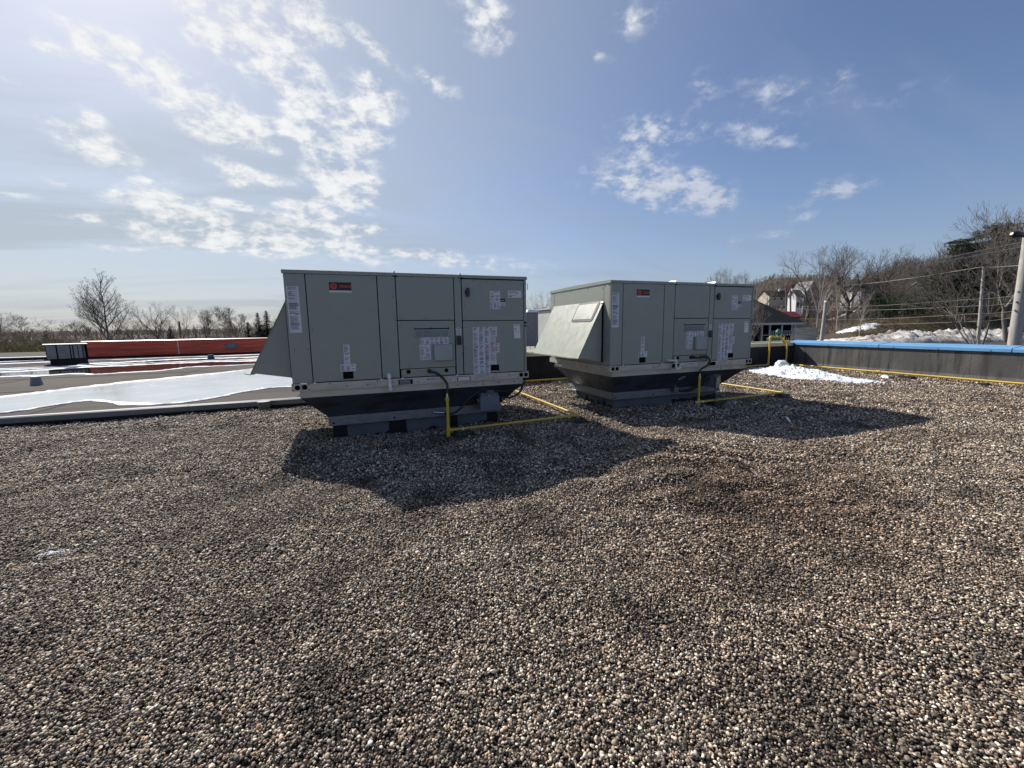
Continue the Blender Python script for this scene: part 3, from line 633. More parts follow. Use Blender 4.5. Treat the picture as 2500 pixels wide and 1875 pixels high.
    h.box(-.03, .0, ya-.004, ya+.03, Z(-.60), Z(.36), 1)
    ho = h.build('fresh_air_hood', ['paint', 'seam'], t)
    c = MB(); E0 = Vector((0, 0, Z(ztop)))+nm*.005
    def onslope(s, y, k=0): q = E0+sl*s+nm*k; return (q.x, y, q.z)
    def quad(b, s0, s1, y0, y1, k0, k1, mi, cut=0):
        if not cut: ring = [(s0, y0), (s0, y1), (s1, y1), (s1, y0)]
        else: ring = [(s0, y0+cut), (s0, y1-cut), (s0+cut, y1), (s1-cut, y1), (s1, y1-cut), (s1, y0+cut), (s1-cut, y0), (s0+cut, y0)]
        A = [onslope(s, y, k0) for s, y in ring]; B = [onslope(s, y, k1) for s, y in ring]; n = len(A)
        b.add(A+B, [tuple(range(n, 2*n))]+[(i, (i+1) % n, n+(i+1) % n, n+i) for i in range(n)], mi)
    quad(c, .0, .37, .27, .97, .002, .008, 1, .035); quad(c, .042, .328, .312, .928, .008, .013, 0, .0)
    c.build('hood_cover', ['paint', 'black'], ho)
    # small fittings
    b = MB(); b.tube([(2.218, 0, Z(.472)), (2.218, -.018, Z(.472))], [.036, .032], 20); b.prism([(2.200, -.018, Z(.53)), (2.236, -.018, Z(.53)), (2.246, -.018, Z(.472)), (2.236, -.018, Z(.414)), (2.200, -.018, Z(.414)), (2.19, -.018, Z(.472))], (0, -.018, 0)); b.build('disconnect_knob', 'black', t)
    b = MB(); b.box(1.484, 1.950, -.004, -.001, Z(-.018), Z(-.004), 1)
    b.box(1.492, 1.944, -.003, -.0005, Z(-.123), Z(-.014), 0)
    for k in range(4):
        u0 = 1.500+k*.112; u1 = u0+.098
        for j in range(7):
            z = -.028-j*.0135; b.prism([(u0, -.0035, Z(z)), (u0, -.012, Z(z-.008)), (u0, -.012, Z(z-.0092)), (u0, -.0035, Z(z-.0035))], (u1-u0, 0, 0), 2); b.box(u0, u1, -.0038, -.003, Z(z-.0115), Z(z-.0045), 1)
    screws(b, [(1.49, Z(.0)), (1.71, Z(.004)), (1.94, Z(.0)), (1.485, Z(-.118)), (1.95, Z(-.118))], -.003, .006)
    b.build('louvre', ['paint', 'seam', 'paint_light'], t)
    b = MB(); b.bbox(1.728, 1.976, -.055, -.0, Z(-.440), Z(-.224), .006); b.box(1.72, 1.985, -.058, -.0, Z(-.229), Z(-.222)); screws(b, [(1.735, Z(-.215)), (1.97, Z(-.215)), (1.715, Z(-.36)), (1.99, Z(-.45))], -.002, .006); b.build('flue_cover', ['paint_light', 'seam'], t)
    b = MB(); b.bbox(2.046, 2.113, -.022, -.002, Z(-.236), Z(-.117), .004, 0); b.box(2.052, 2.107, -.024, -.022, Z(-.16), Z(-.125), 1); b.build('outlet_cover', ['black', 'rubber'], t)
    for u0, u1, z0, z1 in ((.578, .70, -.624, -.534), (2.532, 2.655, -.618, -.536)):
        b = MB(); b.bbox(u0, u1, -.0035, .0, Z(z0), Z(z1), .003); b.build('knockout_opening', 'seam', t)
    # badge and stickers
    b = MB(); b.box(.491, .744, -.002, 0, Z(.471), Z(.569), 1); b.box(.491, .744, -.002, 0, Z(.446), Z(.4705), 0)
    b.disc((.541, -.003, Z(.520)), (0, -1, 0), .0385, 24, 2); b.disc((.541, -.0034, Z(.520)), (0, -1, 0), .0165, 16, 3)
    for k in range(8):
        a = k*math.pi/4+.2; b.prism([(.541+.017*math.cos(a), -.0038, Z(.520+.017*math.sin(a))), (.541+.034*math.cos(a+.35), -.0038, Z(.520+.034*math.sin(a+.35))), (.541+.034*math.cos(a+.42), -.0038, Z(.520+.034*math.sin(a+.42))), (.541+.017*math.cos(a+.12), -.0038, Z(.520+.017*math.sin(a+.12)))], (0, .0006, 0), 3)
    text_mesh(b, 'TRANE', .044, .598, Z(.504), -.0032, 2, .3, 1.0)
    M.setdefault('badge_dark_red', mat('badge_dark_red', (.32, .02, .02), .4))
    b.build('badge', ['sticker', 'inkblk', 'inkred', 'badge_dark_red'], t)
    def stick(u0, u1, z0, z1, cols, seed, head=0, dens=1., mats=('sticker', 'ink')):
        b = MB(); label_sheet(b, u0, u1, Z(z0), Z(z1), cols, seed, -.0018, head, dens=dens); b.build('label', list(mats), t)
    b = MB(); label_sheet(b, .024, .156, Z(-.036), Z(.511), 1, 5, -.0018)
    for z in (.478, .40, .30, .19, .06): b.add([(.03, -.003, Z(z)), (.15, -.003, Z(z)), (.15, -.003, Z(z-.003)), (.03, -.003, Z(z-.003))], [(0, 1, 2, 3)], 1)
    for u in (.075, .11): b.add([(u, -.003, Z(.478)), (u+.0015, -.003, Z(.478)), (u+.0015, -.003, Z(.40)), (u, -.003, Z(.40))], [(0, 1, 2, 3)], 1)
    b.add([(.03, -.0026, Z(.19)), (.10, -.0026, Z(.19)), (.10, -.0026, Z(.165)), (.03, -.0026, Z(.165))], [(0, 1, 2, 3)], 0)
    b.add([(.03, -.0026, Z(.0)), (.15, -.0026, Z(.0)), (.15, -.0026, Z(-.02)), (.03, -.0026, Z(-.02))], [(0, 1, 2, 3)], 0)
    b.build('rating_label', ['sticker', 'ink'], t)
    stick(.601, .674, -.292, -.193, 1, 11); stick(.601, .674, -.347, -.297, 1, 12, .006); stick(.601, .674, -.418, -.352, 1, 13); stick(.601, .682, -.432, -.421, 1, 14)
    stick(.553, .736, -.530, -.438, 3, 15)
    stick(1.56, 1.936, -.216, -.123, 6, 16)
    b = MB(); label_sheet(b, 1.545, 1.69, Z(-.275), Z(-.222), 1, 17, -.0018); b.box(1.545, 1.595, -.0026, -.002, Z(-.275), Z(-.222), 0)
    b.add([(1.551, -.0034, Z(-.268)), (1.589, -.0034, Z(-.268)), (1.570, -.0034, Z(-.230))], [(0, 1, 2)], 2); b.add([(1.568, -.0038, Z(-.263)), (1.572, -.0038, Z(-.263)), (1.572, -.0038, Z(-.243)), (1.568, -.0038, Z(-.243))], [(0, 1, 2, 3)], 1)
    b.build('warning_label', ['sticker', 'ink', 'amber'], t)
    stick(1.545, 1.69, -.378, -.281, 2, 18); stick(1.545, 1.69, -.424, -.383, 3, 19)
    stick(2.050, 2.114, -.035, -.004, 1, 20, .008); stick(2.050, 2.114, -.068, -.039, 1, 21, .006); stick(2.050, 2.114, -.102, -.072, 1, 22, .006)
    stick(2.278, 2.524, -.255, .002, 3, 23, .018); stick(2.278, 2.524, -.535, -.259, 3, 24, .012); stick(2.278, 2.524, -.658, -.539, 3, 25, .008)
    b = MB(); label_sheet(b, 2.526, 2.634, Z(-.048), Z(.004), 1, 26, -.0018); b.box(2.526, 2.556, -.0026, -.002, Z(-.048), Z(.004), 0); b.add([(2.529, -.0034, Z(-.04)), (2.553, -.0034, Z(-.04)), (2.541, -.0034, Z(-.010))], [(0, 1, 2)], 2); b.build('warning_label', ['sticker', 'ink', 'inkred'], t)
    z = -.052
    for k, (h, w) in enumerate(((.035, .108), (.04, .108), (.028, .085), (.028, .085), (.02, .085))):
        stick(2.526, 2.526+w, z-h, z, 1, 30+k, .004); z -= h+.004
    b = MB(); label_sheet(b, 2.526, 2.668, Z(-.29), Z(-.222), 2, 40, -.0018); label_sheet(b, 2.526, 2.668, Z(-.328), Z(-.294), 1, 41, -.0018); label_sheet(b, 2.526, 2.668, Z(-.36), Z(-.332), 1, 42, -.0018)
    for zz in (-.222, -.292, -.33): b.box(2.526, 2.668, -.0032, -.0024, Z(zz-.004), Z(zz), 2)
    b.build('warning_label', ['sticker', 'ink', 'inkred'], t)
    stick(2.526, 2.618, -.425, -.365, 1, 43); stick(2.526, 2.618, -.465, -.43, 1, 44, .005); stick(2.526, 2.618, -.528, -.47, 1, 45)
    b = MB(); label_sheet(b, 2.538, 2.690, Z(.440), Z(.498), 1, 46, -.0018); b.box(2.538, 2.585, -.0026, -.002, Z(.44), Z(.498), 0); b.add([(2.544, -.0034, Z(.448)), (2.580, -.0034, Z(.448)), (2.562, -.0034, Z(.488))], [(0, 1, 2)], 2)
    b.build('warning_label', ['sticker', 'ink', 'amber'], t)
    stick(2.538, 2.690, .342, .436, 2, 47, .004); stick(2.538, 2.690, .245, .338, 3, 48)
    b = MB(); b.box(2.693, 2.767, -.0018, 0, Z(.345), Z(.394), 1); b.box(2.693, 2.767, -.0018, 0, Z(.293), Z(.3445), 0)
    for k in range(4): b.add([(2.70, -.0026, Z(.33-k*.009)), (2.758, -.0026, Z(.33-k*.009)), (2.758, -.0026, Z(.326-k*.009)), (2.70, -.0026, Z(.326-k*.009))], [(0, 1, 2, 3)], 2)
    b.add([(2.703, -.0026, Z(.362)), (2.752, -.0026, Z(.362)), (2.752, -.0026, Z(.368)), (2.703, -.0026, Z(.368))], [(0, 1, 2, 3)], 0); b.build('label', ['sticker', 'inkblk', 'ink'], t)
    b = MB(); b.box(2.808, 3.010, -.0018, 0, Z(.408), Z(.507), 0)
    for a, c, z0, z1 in ((2.82, 2.95, .485, .495), (2.82, 2.90, .47, .477), (2.91, 2.97, .465, .472), (2.82, 2.90, .438, .445), (2.905, 2.93, .436, .444), (2.82, 2.87, .418, .43), (2.95, 2.965, .43, .433)): b.add([(a, -.0026, Z(z0)), (c, -.0026, Z(z0)), (c, -.0026, Z(z1)), (a, -.0026, Z(z1))], [(0, 1, 2, 3)], 1)
    b.build('label', ['white', 'ink'], t)
    b = MB(); b.prism([(2.886, 0, Z(.034)), (2.980, 0, Z(.036)), (2.992, 0, Z(-.165)), (2.898, 0, Z(-.166))], (0, -.0018, 0), 0)
    for a, c, z0, z1 in ((2.90, 2.97, .018, .024), (2.90, 2.95, .006, .011), (2.90, 2.93, -.035, -.025), (2.90, 2.925, -.045, -.04), (2.902, 2.95, -.07, -.066)): b.add([(a, -.0026, Z(z0)), (c, -.0026, Z(z0)), (c, -.0026, Z(z1)), (a, -.0026, Z(z1))], [(0, 1, 2, 3)], 1)
    b.build('label', ['white', 'ink'], t)
    b = MB(); label_sheet(b, 1.60, 1.79, Z(-.712), Z(-.665), 1, 50, -.001, dens=.8); 
    b.v = [(x, y-.020, z) for x, y, z in b.v]; b.box(1.612, 1.63, -.0225, -.0215, Z(-.70), Z(-.68), 1); b.box(1.76, 1.776, -.0225, -.0215, Z(-.70), Z(-.68), 1); b.build('label', ['sticker', 'ink'], t)
    return t
U1 = make_unit('rooftop_unit', (-.773, 5.555, ZB), 'grey-green packaged rooftop air unit on the left, with its straight white drain pipe')
U2 = copy_tree(U1); U2.location = (3.78, 5.61, ZB)
U2['label'] = 'grey-green packaged rooftop air unit on the right, its sunlit intake hood facing the camera'
# the drain traps differ between the two
b = MB(); b.tube(spline([(1.128, .0, .155), (1.128, -.045, .152), (1.13, -.066, .13), (1.132, -.068, .09), (1.134, -.07, .05), (1.135, -.07, .0), (1.136, -.075, -.025)], 5), .0185, 12)
b.tube([(1.128, -.058, .16), (1.129, -.066, .13), (1.130, -.068, .11)], .0255, 12); b.tube([(1.134, -.07, .03), (1.136, -.072, -.03)], .024, 12); b.tube([(1.136, -.07, -.022), (1.136, -.115, -.03)], .024, 12); b.build('drain_trap', 'white', U1)
b = MB(); b.tube(spline([(1.15, .0, .14), (1.15, -.07, .138), (1.20, -.09, .138), (1.255, -.09, .136), (1.27, -.09, .12), (1.272, -.09, .04), (1.28, -.09, .0), (1.31, -.09, -.012), (1.345, -.09, 0), (1.35, -.09, .035), (1.355, -.1, .062), (1.37, -.13, .066)], 5), .0175, 12)
for p, q in (((1.255, -.09, .139), (1.272, -.09, .11)), ((1.272, -.09, .02), (1.285, -.09, -.01)), ((1.335, -.09, -.008), (1.35, -.09, .02)), ((1.352, -.095, .055), (1.375, -.135, .067))): b.tube([p, q], .024, 12)
b.build('drain_trap', 'white', U2)
b = MB(); b.box(1.262, 1.40, -.0235, -.0215, .014, .066); b.build('slot_cover', 'galv', U1)
b = MB(); b.prism([(2.045, -.021, .012), (2.21, -.021, .012), (2.212, -.024, .066), (2.047, -.024, .066)], (0, -.001, 0)); b.build('paper_packet', 'sticker', U1)
b = MB()
for k in range(7):
    a = random.Random(k+9); x = 1.905+.05*a.random(); z = .02+.04*a.random(); b.add([(x, -.022, z), (x+.03*a.random()+.012, -.04, z+.02*a.random()), (x+.02, -.03, z+.035*a.random()), (x-.01, -.022, z+.03)], [(0, 1, 2, 3)])
b.build('torn_sticker', 'white', U1)

# ------------------------------------------------------------------ curbs with sheet-metal adapters
def make_curb(loc, label, variant):
    # local z = 0 at the gravel, local x,y as for the unit above it
    t = thing('roof_curb', loc, label, 'roof curb', 'roof curbs under the air units'); Z = lambda z: z+1.50
    b = MB(); b.box(.405, 2.755, .45, 1.80, 0, Z(-1.28))
    for x in (.9, 1.55, 2.2): b.box(x, x+.006, .447, .45, 0, Z(-1.29))
    b.build('curb_wall', 'curb', t)
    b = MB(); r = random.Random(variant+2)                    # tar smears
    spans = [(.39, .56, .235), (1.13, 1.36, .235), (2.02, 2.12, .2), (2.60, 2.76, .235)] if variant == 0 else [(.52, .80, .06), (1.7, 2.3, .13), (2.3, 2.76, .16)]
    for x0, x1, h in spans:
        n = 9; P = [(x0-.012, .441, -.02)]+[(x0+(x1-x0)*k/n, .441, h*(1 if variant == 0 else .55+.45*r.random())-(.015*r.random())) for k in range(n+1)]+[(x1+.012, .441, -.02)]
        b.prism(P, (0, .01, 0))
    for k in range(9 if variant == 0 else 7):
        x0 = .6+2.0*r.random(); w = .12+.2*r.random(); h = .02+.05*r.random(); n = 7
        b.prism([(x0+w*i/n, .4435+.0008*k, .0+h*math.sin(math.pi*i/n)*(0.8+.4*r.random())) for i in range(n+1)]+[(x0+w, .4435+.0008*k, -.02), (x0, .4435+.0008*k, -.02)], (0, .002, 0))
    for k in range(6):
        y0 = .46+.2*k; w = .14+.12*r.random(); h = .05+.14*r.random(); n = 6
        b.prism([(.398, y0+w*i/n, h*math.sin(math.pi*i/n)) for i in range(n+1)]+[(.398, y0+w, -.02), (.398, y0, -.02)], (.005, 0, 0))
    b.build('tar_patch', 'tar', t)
    # transition: four sloping sheets between the flanges
    x0, x1, y0, y1 = .075, 3.03, .045, 2.115; a0, a1, c0, c1 = .352, 2.80, .40, 1.845; zt, zb = Z(-.84), Z(-1.172)
    b = MB(); T = [(x0, y0, zt), (x1, y0, zt), (x1, y1, zt), (x0, y1, zt)]; B = [(a0, c0, zb), (a1, c0, zb), (a1, c1, zb), (a0, c1, zb)]
    nseg = 14
    for k in range(4):
        j = (k+1) % 4
        for i in range(nseg):
            f0, f1 = i/nseg, (i+1)/nseg
            L = lambda P, Q, f: Vector(P).lerp(Vector(Q), f)
            dz = lambda f: .006*math.sin(math.pi*f)
            b.add([L(T[k], T[j], f0), L(T[k], T[j], f1), L(B[k], B[j], f1), L(B[k], B[j], f0)], [(0, 1, 2, 3)])
    for k in range(4): b.tube([T[k], B[k]], .006, 6)
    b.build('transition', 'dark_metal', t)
    b = MB(); zt2, zb2 = Z(-.752), Z(-.838)
    for (p, q) in (((x0, y0), (x1, y0)), ((x1, y0), (x1, y1)), ((x1, y1), (x0, y1)), ((x0, y1), (x0, y0))):
        d = (Vector(q)-Vector(p)).normalized(); nn = Vector((d.y, -d.x))*.006
        b.prism([(p[0], p[1], zt2), (q[0], q[1], zt2), (q[0], q[1], zb2), (p[0], p[1], zb2)], (nn.x, nn.y, 0))
    b.prism([(x0+.003, y0-.003, zt2), (x1-.003, y0-.003, zt2), (x1-.003, y1, zt2), (x0+.003, y1, zt2)], (0, 0, .003))
    b.box(2.42, 2.424, y0-.009, y0-.006, zb2, zt2, 1)
    for x in (2.05, 2.66, 2.9): b.disc((x, y0-.0075, Z(-.80)), (0, -1, 0), .009, 8, 1)
    b.build('upper_flange', ['rail', 'seam'], t)
    b = MB(); zt3, zb3 = Z(-1.172), Z(-1.294)
    for (p, q) in (((a0, c0), (a1, c0)), ((a1, c0), (a1, c1)), ((a1, c1), (a0, c1)), ((a0, c1), (a0, c0))):
        d = (Vector(q)-Vector(p)).normalized(); nn = Vector((d.y, -d.x))
        P3 = [Vector((*p, zt3)), Vector((*p, zt3))+Vector((nn.x, nn.y, 0))*.006, Vector((*p, zb3))+Vector((nn.x, nn.y, 0))*.012, Vector((*p, zb3-.006))+Vector((nn.x, nn.y, 0))*.02, Vector((*p, zb3-.008))+Vector((nn.x, nn.y, 0))*.018, Vector((*p, zb3))]
        b.prism(P3, Vector((*q, 0))-Vector((*p, 0)))
    for x in (a0+.05, a1-.05, 1.2): b.disc((x, c0-.0145, Z(-1.262)), (0, -1, 0), .014, 10, 1)
    b.build('lower_flange', ['galv', 'seam'], t)
    return t
C1 = make_curb((-.773, 5.555, -1.50), 'galvanised tapering curb adapter with black tar columns, under the left air unit', 0)
C2 = make_curb((3.78, 5.61, -1.50), 'galvanised tapering curb adapter with its sunless left side in view, under the right air unit', 1)
b = MB(); b.prism([(1.56, .175, 1.50-.985), (1.655, .175, 1.50-.985), (1.685, .115, 1.50-.925), (1.595, .115, 1.50-.925)], (0, -.002, 0), 0); b.prism([(1.585, .160, 1.50-.97), (1.645, .160, 1.50-.97), (1.660, .123, 1.50-.938), (1.605, .123, 1.50-.938)], (0, -.003, 0), 1); b.build('label', ['sticker', 'inkblk'], C2)
b = MB(); b.prism([(.358, .42, .3), (.358, .42, .20), (.21, .42, .21)], (0, -.01, 0)); 
for c_ in (C1, C2):
    m2 = MB(); m2.prism([(.34, 1.85, 1.5-1.30), (.30, 1.60, 1.5-1.30), (.10, 1.95, 1.5-1.32), (.34, 2.0, 1.5-1.32)], (0, 0, .004)); m2.build('bent_flange_corner', 'galv', c_)

# ------------------------------------------------------------------ disconnect switches with their conduits
def chamfer_box(b, x0, x1, y0, y1, z0, z1, k, mi=0):          # enclosure seen end-on with cut lower corners
    b.prism([(x0+.0, y0, z1), (x1, y0, z1), (x1+.01, y0, z0+k), (x1-k*.6, y0, z0), (x0+k*.6, y0, z0), (x0-.01, y0, z0+k)], (0, y1-y0, 0), mi)
def make_switch(loc, label, tilt, x0):
    t = thing('disconnect_switch', loc, label, 'switch box', 'disconnect switches on the curb adapters')
    b = MB(); b.bbox(.0, .27, .02, .21, .02, .27, .014); b.bbox(-.012, .282, -.012, .022, .0, .235, .012)
    b.prism([(.004, .0, .235), (.266, .0, .235), (.25, .17, .275), (.02, .17, .275)], (0, 0, .006)); b.box(.10, .14, -.02, -.012, .228, .238, 1)
    for p in ((.27, .1, .2), (.0, .1, .16)): s = 1 if p[0] > .1 else -1; b.tube([p, (p[0]+s*.035, p[1], p[2])], .02, 10, 1)
    b.disc((.07, -.0125, .185), (0, -1, 0), .007, 8, 1); b.build('enclosure', ['grey_box', 'steel'], t)
    b = MB(); b.bbox(.105, .215, .06, .15, .272, .37, .01); b.bbox(.098, .222, .045, .062, .268, .36, .01); b.build('junction_box', 'grey_box', t)
    for x0 in (-.02, .24): b = MB(); b.box(x0, x0+.04, .14, .40, .06, .09); b.build('bracket', 'galv', t)
    return t
S1 = make_switch((-.773+2.40, 5.555+.09, -1.222), 'small grey switch box with a lump on top, hanging on the left curb adapter', 0, 0)
S2 = copy_tree(S1); S2.location = (3.78+2.40, 5.61+.12, -1.205); S2['label'] = 'small grey switch box tipped sideways on the right curb adapter'
S2.rotation_euler = (R(6), R(-13), R(28))
def cable(name, pts, r, m, label, cat='conduit', group='conduits on the air units', n=8, parts=None, sub=8):
    b = MB(pts[0]); b.tube(spline(pts, sub), r, n); o = b.build(name, m)
    return tag(o, label, cat, group)
A = Vector((-.773, 5.555, 0)); B_ = Vector((3.78, 5.61, 0))
def w(base, L): return [tuple(Vector(p)+base) for p in L]
t = cable('conduit', w(A, [(2.505, .12, -.905), (2.42, .10, -.90), (2.30, .09, -.955), (2.20, .10, -1.04), (2.10, .12, -1.15), (2.02, .16, -1.215), (1.93, .22, -1.24), (1.90, .3, -1.24)]), .0155, 'rubber', 'grey flexible conduit sweeping from the left switch down to the curb flange')
cable('conduit', w(A, [(2.62, .12, -.92), (2.75, .10, -.945), (2.9, .10, -.935), (3.02, .12, -.89), (3.09, .10, -.82), (3.115, .08, -.745)]), .0125, 'rubber', 'thin conduit rising from the left switch to the corner of the base rail')
cable('conduit', w(A, [(2.70, .20, -1.04), (2.80, .20, -1.055), (2.92, .22, -1.065), (3.05, .25, -1.02), (3.12, .28, -.93), (3.13, .3, -.80), (3.12, .3, -.74)]), .017, 'rubber', 'thick black conduit looping below the right corner of the left unit')
t = tag(MB(w(A, [(1.78, .36, -1.225)])[0]).tube(w(A, [(1.76, .37, -1.225), (1.92, .30, -1.235)]), .021, 12).build('conduit_nipple', 'steel'), 'shiny steel conduit stub on the lower flange of the left curb adapter', 'conduit')
for dx in (-.04, .33):
    t = tag(MB(w(A, [(2.40+dx, .12, -1.06)])[0]).tube(w(A, [(2.40+dx, .10, -1.045), (2.405+dx, .11, -1.075)]), [.014, .018], 8).build('strut_clamp', 'steel'), 'bright steel conduit clamp on the %s side of the left switch box' % ('left' if dx < 0 else 'right'), 'clamp')
cable('conduit', w(B_, [(2.47, .2, -.89), (2.38, .18, -.88), (2.26, .16, -.93), (2.15, .16, -1.02), (2.02, .2, -1.12), (1.92, .26, -1.19), (1.80, .32, -1.22), (1.70, .36, -1.2)]), .019, 'rubber', 'black conduit running from the right switch down to the curb flange')
cable('conduit', w(B_, [(2.44, .24, -1.0), (2.34, .2, -1.0), (2.2, .18, -1.07), (2.05, .2, -1.15), (1.95, .24, -1.22), (1.85, .3, -1.235), (1.72, .36, -1.215)]), .016, 'rubber', 'lower of the two black conduits between the right switch and the flange')
cable('conduit', w(B_, [(2.70, .22, -.92), (2.82, .22, -.95), (2.95, .24, -.95), (3.05, .25, -.90), (3.1, .2, -.80), (3.11, .2, -.74)]), .012, 'rubber', 'thin conduit curving up at the right corner of the right unit')
cable('conduit', w(B_, [(2.74, .28, -1.03), (2.85, .3, -1.05), (2.98, .35, -1.02), (3.08, .4, -.93), (3.10, .4, -.8), (3.1, .4, -.74)]), .017, 'rubber', 'thick black conduit looping behind the switch of the right unit')
b = MB(w(B_, [(1.66, .36, -1.19)])[0]); b.bbox(*[v for v in (3.78+1.62, 3.78+1.72, 5.61+.31, 5.61+.39, -1.24, -1.15)], .008)
b.tube(w(B_, [(1.67, .35, -1.16), (1.67, .35, -1.10)]), .02, 10); b.prism(w(B_, [(1.53, .33, -1.055), (1.66, .33, -1.06), (1.68, .37, -1.03), (1.58, .37, -1.025)]), (0, 0, .02)); tag(b.build('conduit_elbow', 'galv'), 'galvanised conduit body with a cap on the right curb adapter', 'conduit fitting')

# ------------------------------------------------------------------ gas piping
def pipe_part(name, pts, r, parent, m='yellow', n=12, off=(0, 0, 0)):
    b = MB(off); b.tube(pts, r, n); return b.build(name, m, parent)
def gas_branch(base, V, elbow, back, label, group, variant):
    off = (V[0], V[1], -1.475); t = thing('gas_pipe', off, label, 'gas pipe', group)
    zt = -1.385; x, y = V; pr = .0168
    pipe_part('pipe', [(x, y, -1.462), (x, y, -.955)], pr*1.12, t, off=off)
    pipe_part('pipe', [(x+.03, y, zt), (elbow[0]-.03, elbow[1], zt)], pr, t, off=off)
    pipe_part('pipe', [(elbow[0], elbow[1]+.03, zt), (back[0], back[1]-.03, zt-.005)], pr, t, off=off)
    b = MB(off); b.tube([(x, y, zt-.05), (x, y, zt+.055)], .026, 14); b.tube([(x, y, zt), (x+.055, y, zt)], .026, 14); b.tube([(x, y, zt-.055), (x, y, zt-.042)], .030, 14); b.tube([(x+.045, y, zt), (x+.058, y, zt)], .030, 14); b.build('tee', 'yellow', t)
    b = MB(off); b.tube([(x, y, -1.478), (x, y, -1.44)], [.026, .027], 14); b.build('drip_cap', 'yellow', t)
    b = MB(off); b.tube([(x, y, -.975), (x, y, -.935)], .027, 14); b.build('coupling', 'yellow', t)
    b = MB(off); b.tube(spline([(elbow[0]-.05, elbow[1], zt), (elbow[0]-.012, elbow[1]+.004, zt), (elbow[0], elbow[1]+.012, zt), (elbow[0]+.002, elbow[1]+.05, zt)], 5), .026, 14); b.build('elbow', 'yellow', t)
    b = MB(off); b.tube([(x, y, -.935), (x, y, -.90)], [.019, .019], 10); b.tube([(x, y, -.90), (x, y, -.868)], [.015, .013], 6); b.build('hose_nut', 'steel', t)
    if variant == 0: P = [(1.66+base.x, base.y+.0, -.579), (1.665+base.x, base.y-.05, -.583), (1.735+base.x, base.y-.085, -.600), (1.81+base.x, base.y-.10, -.66), (1.872+base.x, base.y-.11, -.76), (x, y, -.88)]
    else: P = [(1.70+base.x, base.y+.0, -.572), (1.715+base.x, base.y-.05, -.578), (1.84+base.x, base.y-.07, -.585), (1.955+base.x, base.y-.08, -.582), (1.995+base.x, base.y-.09, -.615), (1.985+base.x, base.y-.10, -.70), (x+.02, y, -.80), (x, y, -.88)]
    b = MB(off); b.tube(spline(P, 8), .0165, 12); b.build('flexible_hose', 'rubber', t)
    if variant == 0: b = MB(off); b.tube([P[0], (P[0][0], P[0][1]-.03, P[0][2])], .03, 14); b.build('grommet', 'rubber', t)
    else:
        b = MB(off); b.tube([(1.955+base.x, base.y, -.575), (1.955+base.x, base.y-.09, -.578)], .028, 14); b.tube([(1.68+base.x, base.y, -.57), (1.70+base.x, base.y-.05, -.575)], .028, 14); b.build('grommet', 'rubber', t)
        b = MB(off); b.tube([(x-.05, y-.005, zt), (x-.02, y, zt)], .02, 10); b.tube([(x+.06, y, zt), (x+.12, y, zt)], .0185, 10); b.build('primed_thread', 'white', t)
    b = MB(off); cx = x+.20 if variant == 0 else x+.40; b.tube([(cx-.008, y, zt), (cx+.008, y, zt)], .024, 12); b.box(cx-.004, cx+.004, y-.028, y-.022, zt-.06, zt+.02); b.build('pipe_clamp', 'white' if variant == 0 else 'yellow', t)
    for f in (.35, .62, .9):
        b = MB(off); yy = elbow[1]+(back[1]-elbow[1])*f; b.tube([(elbow[0], yy-.03, zt-.002), (elbow[0], yy+.03, zt-.002)], .021, 10); b.build('coupling', 'yellow', t)
    return t
V1 = (1.085, 5.40); V2 = (5.66, 5.60)
gas_branch(A, V1, (3.17, 5.52), (3.17, 9.62), 'yellow gas pipe with a black hose that feeds the left air unit', 'gas branches to the air units', 0)
gas_branch(B_, V2, (7.92, 5.68), (7.92, 9.62), 'yellow gas pipe with a bent black hose that feeds the right air unit', 'gas branches to the air units', 1)
off = (8, 9.7, -1.475); t = thing('gas_pipe', off, 'long yellow gas main lying along the foot of the rear parapet with its regulator riser', 'gas pipe')
pipe_part('pipe', [(2.9, 9.66, -1.39), (7.9, 9.72, -1.39)], .022, t, off=off); pipe_part('pipe', [(7.9, 9.72, -1.39), (12.84, 9.82, -1.39)], .022, t, off=off)
pipe_part('elbow', spline([(12.80, 9.82, -1.39), (12.86, 9.82, -1.385), (12.875, 9.82, -1.36), (12.875, 9.82, -1.31)], 5), .032, t, off=off)
pipe_part('riser', [(12.875, 9.82, -1.36), (12.875, 9.82, -.50)], .0255, t, off=off)
pipe_part('riser', [(13.74, 9.84, -1.42), (13.74, 9.84, -.70)], .0255, t, off=off)
pipe_part('elbow', spline([(12.875, 9.82, -.55), (12.875, 9.82, -.50), (12.89, 9.82, -.47), (12.92, 9.82, -.455), (12.98, 9.82, -.455)], 5), .036, t, off=off)
pipe_part('pipe', [(12.95, 9.82, -.455), (13.50, 9.83, -.455)], .024, t, off=off)
pipe_part('elbow', spline([(13.46, 9.83, -.455), (13.52, 9.83, -.455), (13.54, 9.83, -.475), (13.54, 9.83, -.62), (13.56, 9.83, -.645), (13.70, 9.84, -.648), (13.74, 9.84, -.66), (13.74, 9.84, -.72)], 5), .033, t, off=off)
pipe_part('cap', [(13.74, 9.84, -.63), (13.86, 9.85, -.628)], .034, t, off=off); pipe_part('coupling', [(13.74, 9.84, -.78), (13.74, 9.84, -.73)], .038, t, off=off); pipe_part('coupling', [(12.875, 9.82, -.72), (12.875, 9.82, -.66)], .034, t, off=off)
b = MB(off); b.tube([(13.17, 9.82, -.455), (13.38, 9.82, -.455)], .04, 12, 1); b.tube([(13.24, 9.82, -.45), (13.24, 9.82, -.38)], .05, 14)
